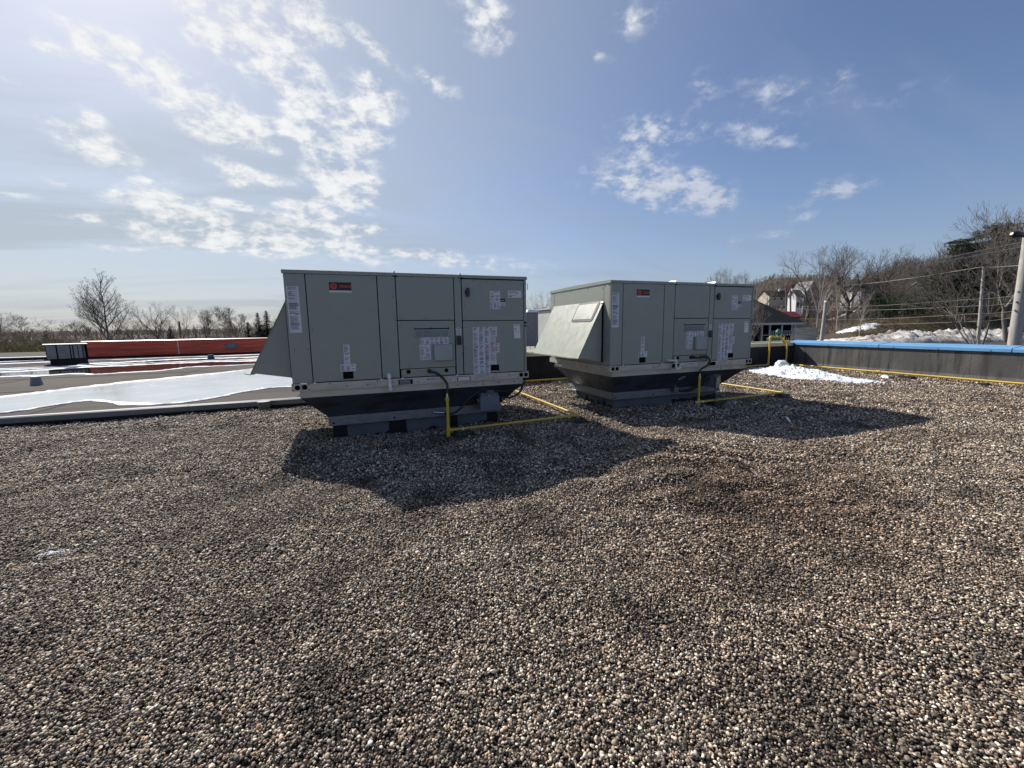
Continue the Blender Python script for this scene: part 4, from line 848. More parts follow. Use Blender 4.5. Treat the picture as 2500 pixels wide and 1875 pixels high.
b.tube([(13.24, 9.76, -.31), (13.24, 9.77, -.31), (13.24, 9.87, -.31), (13.24, 9.88, -.31)], [.06, .082, .082, .06], 20); b.tube([(13.24, 9.82, -.24), (13.24, 9.82, -.20)], [.05, .035], 14); b.tube([(13.31, 9.82, -.34), (13.37, 9.82, -.32)], .028, 10)
b.build('regulator', ['green', 'yellow'], t)
b = MB(off); b.bbox(12.98, 13.5, 9.9, 10.04, -.60, -.49, .01); b.build('meter_bar', 'green', t)
b = MB(off); b.tube([(13.42, 9.82, -.455), (13.46, 9.82, -.44)], .036, 10); b.tube([(13.44, 9.82, -.44), (13.46, 9.82, -.37)], .012, 8); b.build('shutoff_valve', 'black', t)
off = (13.7, 7, -1.475); t = thing('gas_pipe', off, 'bright yellow gas pipe running along the foot of the blue-capped parapet', 'gas pipe')
PP = [(13.66, 9.75), (13.71, 8.4), (13.74, 7.14), (13.78, 5.8), (13.81, 4.4), (13.84, 2.6), (13.85, .5)]
for k in range(len(PP)-1):
    if k in (0,): pass
    pipe_part('pipe', [(*PP[k], -1.395-.006*k), (*PP[k+1], -1.395-.006*(k+1))], .0255, t, off=off)
for k, (x, y) in ((2, PP[2]),): pipe_part('union', [(x, y-.05, -1.407), (x, y+.05, -1.407)], .038, t, off=off); pipe_part('union', [(x, y-.022, -1.407), (x, y+.022, -1.407)], .046, t, off=off, n=8)
# supports under the pipes
def support(loc, label, tall, rz=0, w_=.22):
    t = thing('pipe_support', loc, label, 'pipe support', 'black blocks carrying the gas pipes', rz)
    b = MB(); b.prism([(-w_/2, -.085, 0), (w_/2, -.085, 0), (w_/2-.03, -.085, tall), (-w_/2+.03, -.085, tall)], (0, .17, 0))
    for k in (-1, 0, 1): b.box(k*.06-.012, k*.06+.012, -.089, -.085, .012, tall*.7, 1)
    b.build('block', ['rubber', 'curb'], t)
    b = MB(); b.bbox(-w_/2-.035, w_/2+.035, -.11, .11, -.012, .006, .003); b.build('base_pad', 'rubber', t)
    b = MB(); b.box(-.03, .03, -.018, .018, tall, tall+.014); b.build('strap', 'steel', t)
    return t
def gzz(x, y): return gz(x, y)
support((V1[0]+.20, V1[1]-.0, gzz(V1[0]+.2, V1[1])+.012), 'black pipe block beside the yellow riser of the left air unit', .066, 0, .26)
support((3.14, 5.50, gzz(3.14, 5.5)+.012), 'black pipe block under the elbow in front of the left air unit', .058, 0)
support((V2[0]+.40, V2[1], gzz(V2[0]+.4, V2[1])+.012), 'black pipe block beside the yellow riser of the right air unit', .058, 0, .24)
support((7.86, 5.66, gzz(7.86, 5.66)+.012), 'black pipe block under the elbow in front of the right air unit', .058, 0)
support((4.55, 9.64, gzz(4.55, 9.6)+.01), 'black pipe block on the gravel at the rear parapet between the units', .055, 0, .26)
support((13.45, 6.35, gzz(13.4, 6.3)+.012), 'black pipe block lying beside a lump of snow near the blue parapet', .06, R(80), .34)
support((13.78, 5.05, gzz(13.8, 5.05)+.005), 'black pipe block under the yellow pipe near the right edge of the photo', .05, R(90), .2)
# ------------------------------------------------------------------ snow and bits on the gravel
def lumpy(name, cx, cy, cz, rx_, ry_, h, rz, m, seed, label=None, cat=None, kind=None, power=1.4, rough=.5, n=44, outline=None, clump=7.):
    vs = []; fs = []
    for j in range(n+1):
        for i in range(n+1):
            u = i/n*2-1; v = j/n*2-1; r = math.hypot(u, v)
            e = 1+.25*noise.noise(Vector((u*2.2+seed, v*2.2, 0)))
            k = max(0, 1-(r/e)**2)**power if r < e else 0
            nz = noise.noise(Vector((u*clump+seed, v*clump*ry_/rx_*1.2, 1)))*.6+noise.noise(Vector((u*clump*2.6, v*clump*2.6*ry_/rx_, 4+seed)))*.35
            z = h*k*(1+rough*nz)-.02+ (abs(nz)*h*rough*.25 if k > .02 else 0)
            X = u*rx_; Y = v*ry_; vs.append((X, Y, z if k > 0 else -.06))
        
    for j in range(n):
        for i in range(n):
            a = j*(n+1)+i; fs.append((a, a+1, a+n+2, a+n+1))
    b = MB(); b.add(vs, fs, 0, True); o = b.build(name, m, loc=(cx, cy, cz)); o.rotation_euler = (0, 0, rz)
    return tag(o, label, cat, None, kind)
def corner_snow():
    # ridge of clods running from the rear parapet corner towards the camera side
    vs = []; fs = []; nx, ny = 150, 90
    poly = [(11.25, 9.35), (10.95, 8.6), (10.8, 7.9), (10.72, 7.2), (11.0, 6.9), (11.35, 6.65), (11.75, 6.2), (12.0, 6.02), (12.25, 6.3), (12.45, 6.9), (12.8, 7.6), (13.15, 8.3), (13.5, 9.0), (13.9, 9.55), (13.7, 9.9), (12.9, 9.75), (12.0, 9.6)]
    poly = [(p.x, p.y) for p in spline([(x, y, 0) for x, y in poly]+[(poly[0][0], poly[0][1], 0)], 6)[:-1]]
    def sd(x, y):
        ins = False; best = 9
        for i in range(len(poly)):
            (a, b), (c, d) = poly[i], poly[(i+1) % len(poly)]
            if (b > y) != (d > y) and x < (c-a)*(y-b)/(d-b)+a: ins = not ins
            t = max(0, min(1, ((x-a)*(c-a)+(y-b)*(d-b))/((c-a)**2+(d-b)**2+1e-9))); best = min(best, math.hypot(x-a-t*(c-a), y-b-t*(d-b)))
        return best if ins else -best
    for j in range(ny+1):
        for i in range(nx+1):
            x = 10.4+3.7*i/nx; y = 5.8+4.25*j/ny
            s = sd(x, y)+.10*noise.noise(Vector((x*3, y*3, 0)))+.05*noise.noise(Vector((x*9, y*9, 0)))
            P = Vector((x*3.4, y*3.4, 2)); dd, _ = noise.voronoi(P); cl = min(1, (dd[1]-dd[0])*1.8)
            P2 = Vector((x*8, y*8, 6)); d2, _ = noise.voronoi(P2); cl2 = min(1, (d2[1]-d2[0])*2)
            ridge = .085*smooth(0, .75, s)*(.45+.55*smooth(6.3, 9, y))+.05*smooth(0, .12, s)
            ridge *= .55+.45*smooth(.3, 1, 1-abs((x-(10.9+ (y-6)*.55))/2))
            z = ridge*(.45+.75*cl+.3*cl2)+.05*noise.noise(Vector((x*1.7, y*1.7, 8)))*smooth(0, .3, s)
            vs.append((x, y, gz(x, y)+(z if s > 0 else -.05)))
    for j in range(ny):
        for i in range(nx): a = j*(nx+1)+i; fs.append((a, a+1, a+nx+2, a+nx+1))
    b = MB((12, 8, -1.47)); b.add(vs, fs, 0, False); o = b.build('snow_pile', 'snow'); tag(o, 'heap of white clodded snow in the corner of the parapets', 'snow pile')
corner_snow()
lumpy('snow_lump', 12.86, 9.35, gz(12.9, 9.3)+.13, .30, .16, .17, R(10), 'snow', 4, 'bluish boulder of ice on top of the corner snow heap', 'ice lump', rough=.3, clump=2.5, power=.5, n=24)
lumpy('snow_patch', -2.03, 3.54, gz(-2, 3.5)+.006, .13, .055, .02, R(8), 'snow', 9, 'small leftover scrap of snow on the gravel at the left', 'snow', rough=1.6)
lumpy('snow_patch', 13.05, 6.62, gz(13, 6.6)+.01, .17, .10, .09, R(60), 'snow', 13, 'single lump of snow beside the black block at the blue parapet', 'snow')
lumpy('snow_patch', 6.55, 5.66, gz(6.5, 5.6)+.0, .38, .17, .025, R(0), 'snow', 17, 'thin shaded snow crust beside the pipe of the right air unit', 'snow', rough=2.5)
b = MB((6.02, 4.2, gz(6.02, 4.2))); z = gz(6.02, 4.2)+.012
b.prism([(6.0, 4.18, z), (6.035, 4.17, z), (6.075, 4.25, z+.045), (6.035, 4.26, z+.055)], (0, .004, .008)); tag(b.build('foam_scrap', 'white'), 'white scrap of foam lying in the shadow of the right air unit', 'litter')
# wire mesh drain guards / vents
def strainer(x, y, z, r0, r1, h, m, label, slats=20):
    t = thing('drain_strainer', (x, y, z), label, 'roof vent')
    b = MB(); n = slats
    for k in range(n):
        a = 2*math.pi*k/n; b.tube([(r0*math.cos(a), r0*math.sin(a), 0), (r1*math.cos(a), r1*math.sin(a), h)], .006, 5)
    for f in (.25, .5, .75): rr = r0+(r1-r0)*f; b.tube([(rr*math.cos(2*math.pi*k/20), rr*math.sin(2*math.pi*k/20), h*f) for k in range(21)], .004, 5)
    b.tube([(0, 0, 0), (0, 0, h*.97)], [r0*.93, r1*.93], 16, 1); b.build('basket', [m, 'curb'], t)
    b = MB(); b.tube([(0, 0, h), (0, 0, h+.012)], [r1*1.06, r1*.98], 20); b.tube([(0, 0, -.01), (0, 0, .015)], r0*1.08, 20); b.build('lid', m, t); return t
strainer(-1.70, 8.66, -1.47, .072, .108, .15, 'oldgrey', 'grey wire basket standing on the gravel beside the metal edging')
b0 = thing('roof_vent', (-7.83, 14.15, MEM), 'small grey conical vent standing alone on the membrane roof', 'roof vent')
b = MB(); b.tube([(0, 0, 0), (0, 0, .015), (0, 0, .21)], [.14, .125, .085], 20); b.build('cone', 'oldgrey', b0); b = MB(); b.tube([(0, 0, .21), (0, 0, .225)], [.09, .085], 20); b.build('cap', 'snow', b0)
b0 = thing('roof_vent', (-6.55, 23.2, MEM), 'tiny dark vent among the far puddles by the red screen', 'roof vent')
b = MB(); b.tube([(0, 0, 0), (0, 0, .18)], [.15, .11], 14); b.build('cone', 'curb', b0); b = MB(); b.tube([(0, 0, .18), (0, 0, .21)], [.12, .10], 14); b.build('cap', 'curb', b0)

# ------------------------------------------------------------------ old roof equipment
t = thing('roof_parapet', (-28, 27.6, MEM), 'low dark edge wall with a bright cap at the far left of the roof', 'parapet wall')
b = MB((-28, 27.6, MEM)); b.box(-40, -13.3, 27.5, 27.8, MEM-.1, -1.19); b.build('wall', 'tar', t); b = MB((-28, 27.6, MEM)); b.box(-40, -13.3, 27.46, 27.84, -1.19, -1.15); b.build('coping', 'trimwhite', t)
t = thing('screen_wall', (-4, 27.5, MEM), 'long low screen of red horizontal metal siding on the far roof edge', 'screen wall')
b = MB((-4, 27.5, MEM)); prof = []
zt, zb = -.50, -1.235
for k in range(9): z = zb+(zt-zb)*k/8; prof += [(z, 0), (z+.055, 0), (z+.065, .022), (z+.085, .022)] if k < 8 else []
P = [(-13.25, 27.5-.0, zb)]+[(-13.25, 27.5-d, min(z, zt)) for z, d in prof]
P += [(-13.25, 27.5+.02, zt+.0), (-13.25, 27.9, zt), (-13.25, 27.9, zb)]
b.prism(P, (30, 0, 0))
b.box(-9.22, -9.17, 27.47, 27.5, zb, zt, 1)
b.build('siding', ['redmetal', 'trimwhite'], t)
b = MB((-4, 27.5, MEM)); pts = [(27.47, zt-.01), (27.475, zt+.02), (27.50, zt+.05), (27.56, zt+.068), (27.9, zt+.072), (27.9, zt)]
for x0, x1 in ((-13.27, -9.3), (-9.295, -5.2), (-5.195, -1), (-.995, 17)): b.prism([(x0, y, z) for y, z in pts], (x1-x0, 0, 0))
M['redcap'] = mat('red_cap', (.42, .10, .07), .35, .1, .6, (2, (.52, .30, .24), .45, .7)); b.build('cap', 'redcap', t)
b = MB((-4, 27.5, MEM)); b.box(-13.3, -13.26, 27.46, 27.9, zb, zt+.03); b.build('end_cap', 'trimwhite', t)
b = MB((-4, 27.5, MEM)); b.box(-13.2, 17, 27.56, 27.8, MEM-.05, zb+.01); b.build('base_curb', 'tar', t)
b = MB((-4, 27.5, MEM)); b.bbox(-7.0, -6.42, 27.40, 27.47, -1.02, -.72, .02); b.bbox(-6.93, -6.49, 27.36, 27.40, -.98, -.76, .02); b.build('access_hatch', 'grey_box', t)
t = thing('rooftop_unit', (-11.66, 23.13, MEM), 'old low grey rooftop unit with black panel joints beside the red screen', 'air conditioner', None, R(27.5))
b = MB(); b.box(-.52, .58, -.4, .9, -.01, .24); b.build('base_curb', 'tar', t)
b = MB(); b.box(-.60, .60, -.5, 1.0, .24, .84); b.build('cabinet_core', 'seam', t)
for x0, x1, m in ((-.58, -.31, 'oldgrey'), (-.27, .08, 'oldgrey'), (.11, .16, 'oldgrey'), (.19, .31, 'oldgrey'), (.33, .44, 'oldgrey'), (.46, .52, 'curb')):
    b = MB(); b.bbox(x0, x1, -.53, -.49, .26, .82, .008); b.build('panel', m, t)
b = MB(); b.box(-.25, .02, -.536, -.53, .42, .80, 0); b.box(-.22, -.02, -.54, -.536, .46, .73, 1); b.build('notice', ['oldgrey', 'grey_box'], t)
b = MB(); b.box(-.66, .64, -.56, 1.04, .84, .865); b.build('roof_lid', 'lightbox', t)
# pale unit behind the rear parapet, and the two grey cabinets beside it
t = thing('rooftop_unit', (8.0, 16.5, MEM), 'pale older rooftop unit standing behind the rear parapet, seen between the two air units', 'air conditioner')
o_ = (8.0, 16.5, MEM)
b = MB(o_); b.box(6.45, 9.5, 13.2, 17.6, -1.0, .58); b.build('cabinet_core', 'seam', t)
for k, (y0, y1) in enumerate(((13.2, 14.55), (14.58, 15.0), (15.03, 16.4), (16.43, 17.6))):
    b = MB(o_); b.bbox(6.42, 6.47, y0, y1, -.98, .56, .006); screws(b, []); b.build('panel', 'lightbox', t)
b = MB(o_); b.bbox(6.42, 9.5, 13.17, 13.21, -.98, .56, .006); b.build('panel', 'lightbox', t)
b = MB(o_); b.box(6.36, 9.6, 13.1, 17.7, .58, .62); b.build('roof_lid', 'lightbox', t); b = MB(o_); b.box(6.6, 9.4, 13.4, 17.4, MEM, -1.0); b.build('base_curb', 'tar', t)
t = thing('electrical_cabinet', (5.0, 11.6, MEM), 'blue-grey metal cabinet with a snowy lid, right beside the corner of the left air unit', 'cabinet', 'grey cabinets behind the parapet')
b = MB(); b.bbox(-.45, .18, -.1, .35, .72, 1.74, .012); b.box(-.42, -.36, -.06, -.0, 0, .72); b.box(.1, .16, -.06, 0, 0, .72); b.build('body', 'grey_box', t)
b = MB(); b.prism([(-.2, -.13, 1.74), (.16, -.13, 1.74), (.19, -.1, 1.80), (-.14, -.1, 1.82)], (0, .42, 0)); b.build('snow_cap', 'snow', t)
t = thing('electrical_cabinet', (13.72, 12.4, MEM), 'blue-grey upright cabinet with a dark lid, behind the right end of the right air unit', 'cabinet', 'grey cabinets behind the parapet')
b = MB(); b.bbox(-1.2, .0, 0, .5, 0, 1.88, .012); b.disc((-.03, -.001, 1.2), (0, -1, 0), .02); b.build('body', 'grey_box', t); b = MB(); b.box(-1.25, .04, -.04, .54, 1.88, 1.92); b.build('lid', 'seam', t)
# ------------------------------------------------------------------ trees
def sub_rng(seed): return random.Random(seed)
def grow_tree(seed, H, spread=.5, trunk=.16, leader=.0, fork=(2, 3), depth=6, low=.25, tip=.0095, lean=0, droop=0., up=.12, shoots=2, jit=.22, ang=(22, 42), first=None):
    rnd = random.Random(seed); segs = []
    def rv(): return Vector((rnd.gauss(0, 1), rnd.gauss(0, 1), rnd.gauss(0, 1)))
    def turn(d, a):
        p = d.cross(rv()).normalized(); return (d*math.cos(a)+p*math.sin(a)).normalized()
    def branch(p, d, L, r, lev):
        n = 4 if lev < 3 else 3; r1 = max(tip, r*(.72 if lev < 3 else .62)) if lev > 0 else r*.78; pr = r
        side = []
        for i in range(n):
            d = (d+rv()*jit*(.30 if lev < 3 else .5)+Vector((0, 0, up))*(.35 if lev < 4 else .6)).normalized()
            q = p+d*L/n; rr = r+(r1-r)*(i+1)/n; segs.append((p, q, pr, rr, lev)); p = q; pr = rr
            if lev >= 1 and i >= 0 and lev < depth: side.append((Vector(p), Vector(d), rr))
            if lev == 0 and i >= 1: side.append((Vector(p), Vector(d), rr))
        if lev >= depth: return
        k = rnd.randint(*fork)
        for j in range(k):
            a = R(rnd.uniform(*ang))*(.6 if (j == 0 and leader > .3) else 1)
            branch(p, turn(d, a), L*rnd.uniform(.66, .86), r1*.82 if j == 0 else r1*.68, lev+1)
        for (sp, sd, sr) in side:
            if rnd.random() < (shoots*.3 if lev < depth-1 else shoots*.22):
                L2 = L*rnd.uniform(.4, .7); branch(sp, turn(sd, R(rnd.uniform(30, 62))), L2, max(tip, sr*.5), min(depth, lev+2))
    if first:
        for (z0, az, el, L, r) in first:
            d = Vector((math.cos(R(az))*math.cos(R(el)), math.sin(R(az))*math.cos(R(el)), math.sin(R(el)))); branch(Vector((0, 0, z0*H)), d, L*H, r*H, 2)
    branch(Vector((0, 0, -.4)), Vector((lean, 0, 1)).normalized(), H*low, H*.5*trunk*.1*2.2, 0)
    zmax = max(s[1].z for s in segs); k = H/zmax
    return [(a*k, b*k, r0, r1, l) for a, b, r0, r1, l in segs]
def segs_mesh(segs, name, m, parent=None, sides=None):
    V = []; F = []
    for a, b, r0, r1, l in segs:
        n = 6 if l == 0 else (4 if l < 3 else 3)
        t = (b-a).normalized(); x = t.orthogonal().normalized(); y = t.cross(x); k = len(V)
        for p, r in ((a, r0), (b, r1)):
            V += [tuple(p+(x*math.cos(2*math.pi*i/n)+y*math.sin(2*math.pi*i/n))*r) for i in range(n)]
        F += [(k+i, k+(i+1) % n, k+n+(i+1) % n, k+n+i) for i in range(n)]
    me = bpy.data.meshes.new(name); me.from_pydata(V, [], F); me.materials.append(M[m]); me.polygons.foreach_set('use_smooth', [True]*len(F)); me.update()
    o = bpy.data.objects.new(name, me); COL.objects.link(o); o.parent = parent; return o
def bare_tree(seed, H, m='bark', **kw):
    t = thing('bare_tree', (0, 0, 0), 'x', 'tree'); s = grow_tree(seed, H, **kw)
    segs_mesh([q for q in s if q[4] <= 1], 'trunk', m, t); segs_mesh([q for q in s if q[4] > 1], 'crown', m, t); return t
def conifer(seed, H, kind='spruce'):
    rnd = random.Random(seed); t = thing('spruce_tree' if kind == 'spruce' else 'pine_tree', (0, 0, 0), 'x', 'tree')
    b = MB(); b.tube([(0, 0, -.4), (.05, 0, H*.5), (0, 0, H)], [H*.017, H*.011, .02], 7); b.build('trunk', 'bark_brown', t)
    V = []; F = []
    def tuft(p, d, s, k=5):
        for _ in range(k):
            q = p+Vector((rnd.gauss(0, 1), rnd.gauss(0, 1), rnd.gauss(0, .42)))*s*.5
            a = Vector((rnd.gauss(0, 1), rnd.gauss(0, 1), rnd.gauss(0, .35))).normalized()*s*.55; c = a.cross(Vector((rnd.gauss(0, .4), rnd.gauss(0, .4), 1))).normalized()*s*.20
            i = len(V); V.extend([tuple(q-a*.4-c), tuple(q-a*.4+c), tuple(q+a)]); F.append((i, i+1, i+2))
    bs = MB()
    if kind == 'spruce':
        z = H*.08
        while z < H*.985:
            L = (H-z)*.30*rnd.uniform(.75, 1.15)+.06; n = 9
            for k in range(n):
                a = rnd.uniform(0, 6.28); l = L*rnd.uniform(.45, 1.15); e = Vector((math.cos(a)*l, math.sin(a)*l, -l*rnd.uniform(.0, .4)+rnd.uniform(-.1, .1)))
                p0 = Vector((0, 0, z)); m_ = max(3, int(l/.28))
                for j in range(1, m_+1): tuft(p0+e*(j/m_)+Vector((0, 0, .10*l*(j/m_)**2)), e, .16+.32*(1-z/H)+.08*(1-j/m_), 6)
            z += .17+.01*H
    else:
        z = H*.28; 
        while z < H:
            f = (z/H-.28)/.72; L = H*.25*(1-f)**.55*rnd.uniform(.55, 1.1)+.35; n = rnd.randint(3, 6)
            for k in range(n):
                a = rnd.uniform(0, 6.28); l = L*rnd.uniform(.55, 1.2); e = Vector((math.cos(a)*l, math.sin(a)*l, l*rnd.uniform(-.02, .22))); p0 = Vector((0, 0, z)); bs.tube([p0, p0+e*.85], [.05, .02], 4)
                m_ = max(3, int(l/.35))
                for j in range(int(m_*.35), m_+1):
                    q = p0+e*(j/m_)
                    for h_ in range(3): tuft(q+Vector((rnd.gauss(0, .32), rnd.gauss(0, .32), rnd.uniform(0, .14))), e, .62, 6)
            z += H*.05*rnd.uniform(.7, 1.3)
        bs.build('branches', 'bark_brown', t)
    me = bpy.data.meshes.new('crown'); me.from_pydata(V, [], F); me.materials.append(M['spruce' if kind == 'spruce' else 'needle']); me.update(); o = bpy.data.objects.new('crown', me); COL.objects.link(o); o.parent = t
    return t
PROTO = {}; USED = set()
def proto(key, f): PROTO[key] = f()
def leader_tree(seed, H):
    rnd = random.Random(seed); segs = []; n = 16; pts = [Vector((.10*math.sin(i*.9)*(i/n), .08*math.cos(i*1.3)*(i/n), H*i/n)) for i in range(n+1)]; pts[0].z = -.5
    R0 = H*.0125
    for i in range(n): segs.append((pts[i], pts[i+1], R0*(1-.88*i/n), R0*(1-.88*(i+1)/n), 0))
    def br(p, d, L, r, lev):
        m = max(3, int(L/.5)) if lev < 3 else 3; pr = r
        for i in range(m):
            d = (d+Vector((rnd.gauss(0, .09), rnd.gauss(0, .09), rnd.gauss(.05, .06)))).normalized(); q = p+d*L/m; rr = max(.010, r*(1-.8*(i+1)/m)); segs.append((p, q, pr, rr, lev+1)); p = q; pr = rr
            if lev < 4 and i > 0:
                for _ in range(2 if rnd.random() < .7 else 1):
                    s = Vector((rnd.gauss(0, 1), rnd.gauss(0, 1), rnd.gauss(.25, .8))); s = (s-d*s.dot(d)).normalized(); dd = (d*.8+s*rnd.uniform(.45, .9)+Vector((0, 0, .22))).normalized()
                    br(p, dd, L*rnd.uniform(.30, .55)*(1.25-i/m), rr*.6, lev+1)
    for (h, az, el, L) in ((.13, 0, 33, .47), (.15, 178, 52, .60), (.12, 20, 14, .3), (.22, 200, 58, .5), (.26, 172, 34, .40), (.31, 10, 26, .34), (.36, 190, 40, .42), (.42, 350, 30, .30), (.46, 165, 42, .33), (.5, 60, 40, .25), (.54, 185, 50, .30), (.58, 5, 42, .24), (.63, 200, 55, .25), (.66, 340, 50, .22), (.7, 160, 58, .2), (.74, 20, 56, .2), (.78, 220, 62, .17), (.82, 0, 62, .16), (.86, 170, 66, .14), (.9, 90, 66, .12), (.3, 90, 40, .3), (.4, 270, 40, .3), (.55, 100, 45, .25), (.6, 280, 45, .24)):
        d = Vector((math.cos(R(az))*math.cos(R(el)), math.sin(R(az))*math.cos(R(el)), math.sin(R(el)))); br(pts[min(n, int(h*n+.5))], d, L*H*1.15, R0*(.62-.42*h), 1)
    t = thing('bare_tree', (0, 0, 0), 'x', 'tree'); segs_mesh([q for q in segs if q[4] == 0], 'trunk', 'bark', t); segs_mesh([q for q in segs if q[4] > 0], 'crown', 'bark', t); return t
proto('leader', lambda: leader_tree(11, 14))
proto('round', lambda: bare_tree(5, 12, depth=6, fork=(2, 3), low=.22, ang=(18, 38), shoots=2.4))
proto('oval', lambda: bare_tree(8, 12, depth=6, fork=(2, 3), low=.28, ang=(14, 30), shoots=2.5))
proto('vase', lambda: bare_tree(23, 11, depth=6, fork=(3, 3), low=.14, ang=(16, 32), shoots=1.7, up=.16))
proto('maple', lambda: bare_tree(31, 15, m='bark_dark', trunk=.22, depth=6, fork=(2, 3), low=.20, ang=(22, 40), shoots=2.4))
proto('maple2', lambda: bare_tree(47, 15, m='bark_dark', trunk=.22, depth=6, fork=(3, 3), low=.20, ang=(20, 38), shoots=1.9))
proto('birch', lambda: bare_tree(52, 13, m='birch', depth=5, fork=(2, 2), low=.42, leader=1, ang=(12, 28), shoots=1.7, trunk=.11))
proto('low', lambda: bare_tree(64, 8, depth=6, fork=(3, 3), low=.10, ang=(22, 46), shoots=1.5, up=.05))
proto('multi', lambda: bare_tree(71, 9, depth=5, fork=(3, 4), low=.05, ang=(14, 36), shoots=1.6, up=.13, trunk=.16))
proto('spruce', lambda: conifer(3, 11, 'spruce')); proto('pine', lambda: conifer(4, 14, 'pine')); proto('pine2', lambda: conifer(9, 14, 'pine'))
BASEH = dict(leader=14, round=12, oval=12, vase=11, maple=15, maple2=15, birch=13, low=8, multi=9, spruce=11, pine=14, pine2=14)
def plant(kind, px, Y, top, base=None, label='', group=None, rz=None, sx=1., tilt=0):
    """px: bearing as 1250+1000*tan; Y metres ahead; top: height of the crown tip above the eye"""
    x = (px-1250)/1000*Y; X, Yw = cf(x, Y); zb = ground_z(X, Yw) if base is None else base
    q = wp(px, Y, max(0, zb)*.5+top*.5); X, Yw = q.x, q.y
    o = PROTO[kind] if kind not in USED else copy_tree(PROTO[kind]); USED.add(kind)
    H = top-zb; k = H/BASEH[kind]; o.location = (X, Yw, zb); o.scale = (k*sx, k*sx, k)
    o.rotation_euler = (0, R(tilt), (R((px*37+Y*11) % 360) if rz is None else R(rz))); tag(o, label, None, group); return o
def topz(py, px, Y): return pix_ray(px, py, Y).z
def T(kind, px, Y, py, label, group=None, **k): return plant(kind, px, Y, topz(py, px, Y), label=label, group=group, **k)
GL = 'bare trees beyond the red screen'
T('leader', 252, 75, 668, 'tallest bare tree on the left, with a strong central leader, rising above the red screen', GL, rz=-20.5, sx=1.0)
T('low', 22, 45, 757, 'wide low bare tree with arching twigs at the left edge of the photo', GL, sx=1.5, rz=40)
T('round', 384, 80, 733, 'dense bare tree just left of the thin dark pole beyond the red screen', GL)
T('oval', 446, 82, 742, 'slim bare tree directly behind the thin dark pole', GL, sx=.75)
T('vase', 500, 80, 752, 'pale bare tree midway between the thin pole and the spruces', GL)
T('vase', 577, 72, 743, 'fan-shaped bare tree just left of the two dark spruces', GL, sx=1.15)
T('spruce', 630, 78, 762, 'left and broader of the two dark spruces beside the left unit', 'dark spruces', sx=1.5); T('spruce', 651, 80, 757, 'right and slimmer of the two dark spruces beside the left unit', 'dark spruces', sx=1.5)
T('round', 322, 95, 768, 'small bare tree just right of the tallest tree, above the red screen', GL); T('oval', 676, 90, 765, 'small bare tree half hidden by the hood of the left unit', GL)
T('spruce', 605, 85, 786, 'short dark spruce at the left foot of the spruce pair', 'dark spruces', sx=2.6); T('spruce', 415, 95, 795, 'small dark conifer low behind the dense bare tree', 'dark spruces', sx=2.2); T('spruce', 110, 70, 806, 'small brownish conifer left of the tallest tree', 'dark spruces', sx=2.2)
T('round', 700, 95, 770, 'bare tree mostly hidden behind the left unit', GL)
for k, (px, Y, py) in enumerate(((150, 70, 782), (-60, 55, 745), (205, 88, 780), (350, 100, 778), (540, 95, 778), (60, 90, 790), (-10, 80, 775), (415, 110, 776), (640, 100, 785), (560, 105, 788))):
    T(('low', 'round', 'vase', 'oval')[k % 4], px, Y, py, 'bare bushy tree in the grey thicket beyond the red screen', 'grey thicket trees on the left', sx=1.1)
# between and above the units
T('round', 1298, 85, 742, 'twiggy bare tree left in the gap between the two air units', 'bare trees behind the units'); T('maple', 1335, 80, 706, 'taller bare tree seen in the gap between the two air units', 'bare trees behind the units', sx=.8); T('spruce', 1292, 95, 762, 'dark evergreen tip low in the gap between the two air units', sx=1.4)
T('vase', 1735, 85, 650, 'bare tree rising over the roof of the right air unit, left of its neighbour', 'bare trees behind the units', sx=.6); T('vase', 1795, 84, 659, 'spreading bare tree rising over the right end of the right air unit', 'bare trees behind the units', sx=.65)
T('round', 1825, 95, 672, 'faint small bare tree at the far right corner of the right air unit', 'bare trees behind the units', sx=.7); T('multi', 1846, 40, 722, 'bare tree with pale tangled twigs in front of the dark hip roof', 'bare trees behind the units', sx=.8)
T('round', 1872, 160, 680, 'small bare tree on the slope above the dark hip roof', 'bare trees behind the units', sx=.8)
# right side
GR = 'large bare trees among the houses'
T('maple', 1976, 92, 601, 'leftmost of the large bare maples, above the white house', GR, sx=.95)
T('birch', 2003, 75, 640, 'pale-stemmed birch leaning in front of the white house', GR); T('birch', 2022, 70, 650, 'slender pale birch just right of the short wooden pole', GR, sx=.8); T('oval', 2028, 90, 598, 'bare tree with upright limbs between the first two large maples', GR, sx=.8)
T('maple2', 2078, 78, 583, 'biggest bare maple in the centre of the right-hand trees', GR, sx=.95); T('maple', 2164, 88, 601, 'rounded bare maple standing right of the biggest maple', GR, sx=.85, rz=120)
T('birch', 2106, 66, 690, 'thin white birch stem at the edge of the dirty snowbank', GR, sx=.7); T('birch', 2050, 72, 655, 'thin pale birch between the first and the biggest maple', GR, sx=.7)
T('pine', 2338, 69, 583, 'dark pine with flat layered branches, left of its denser neighbour', 'pines on the wooded slope', sx=1.3); T('pine2', 2412, 69, 550, 'dense dark pine, tallest evergreen of the wooded slope', 'pines on the wooded slope', sx=1.5); T('pine', 2452, 74, 545, 'narrow pine top right of the dense pine', 'pines on the wooded slope', sx=.7, rz=90)
T('pine2', 2376, 70, 592, 'full green pine between the layered pine and the densest pine', 'pines on the wooded slope', rz=150, sx=1.4); T('pine', 2462, 71, 600, 'green pine just left of the thick lamp pole', 'pines on the wooded slope', rz=250, sx=1.4)
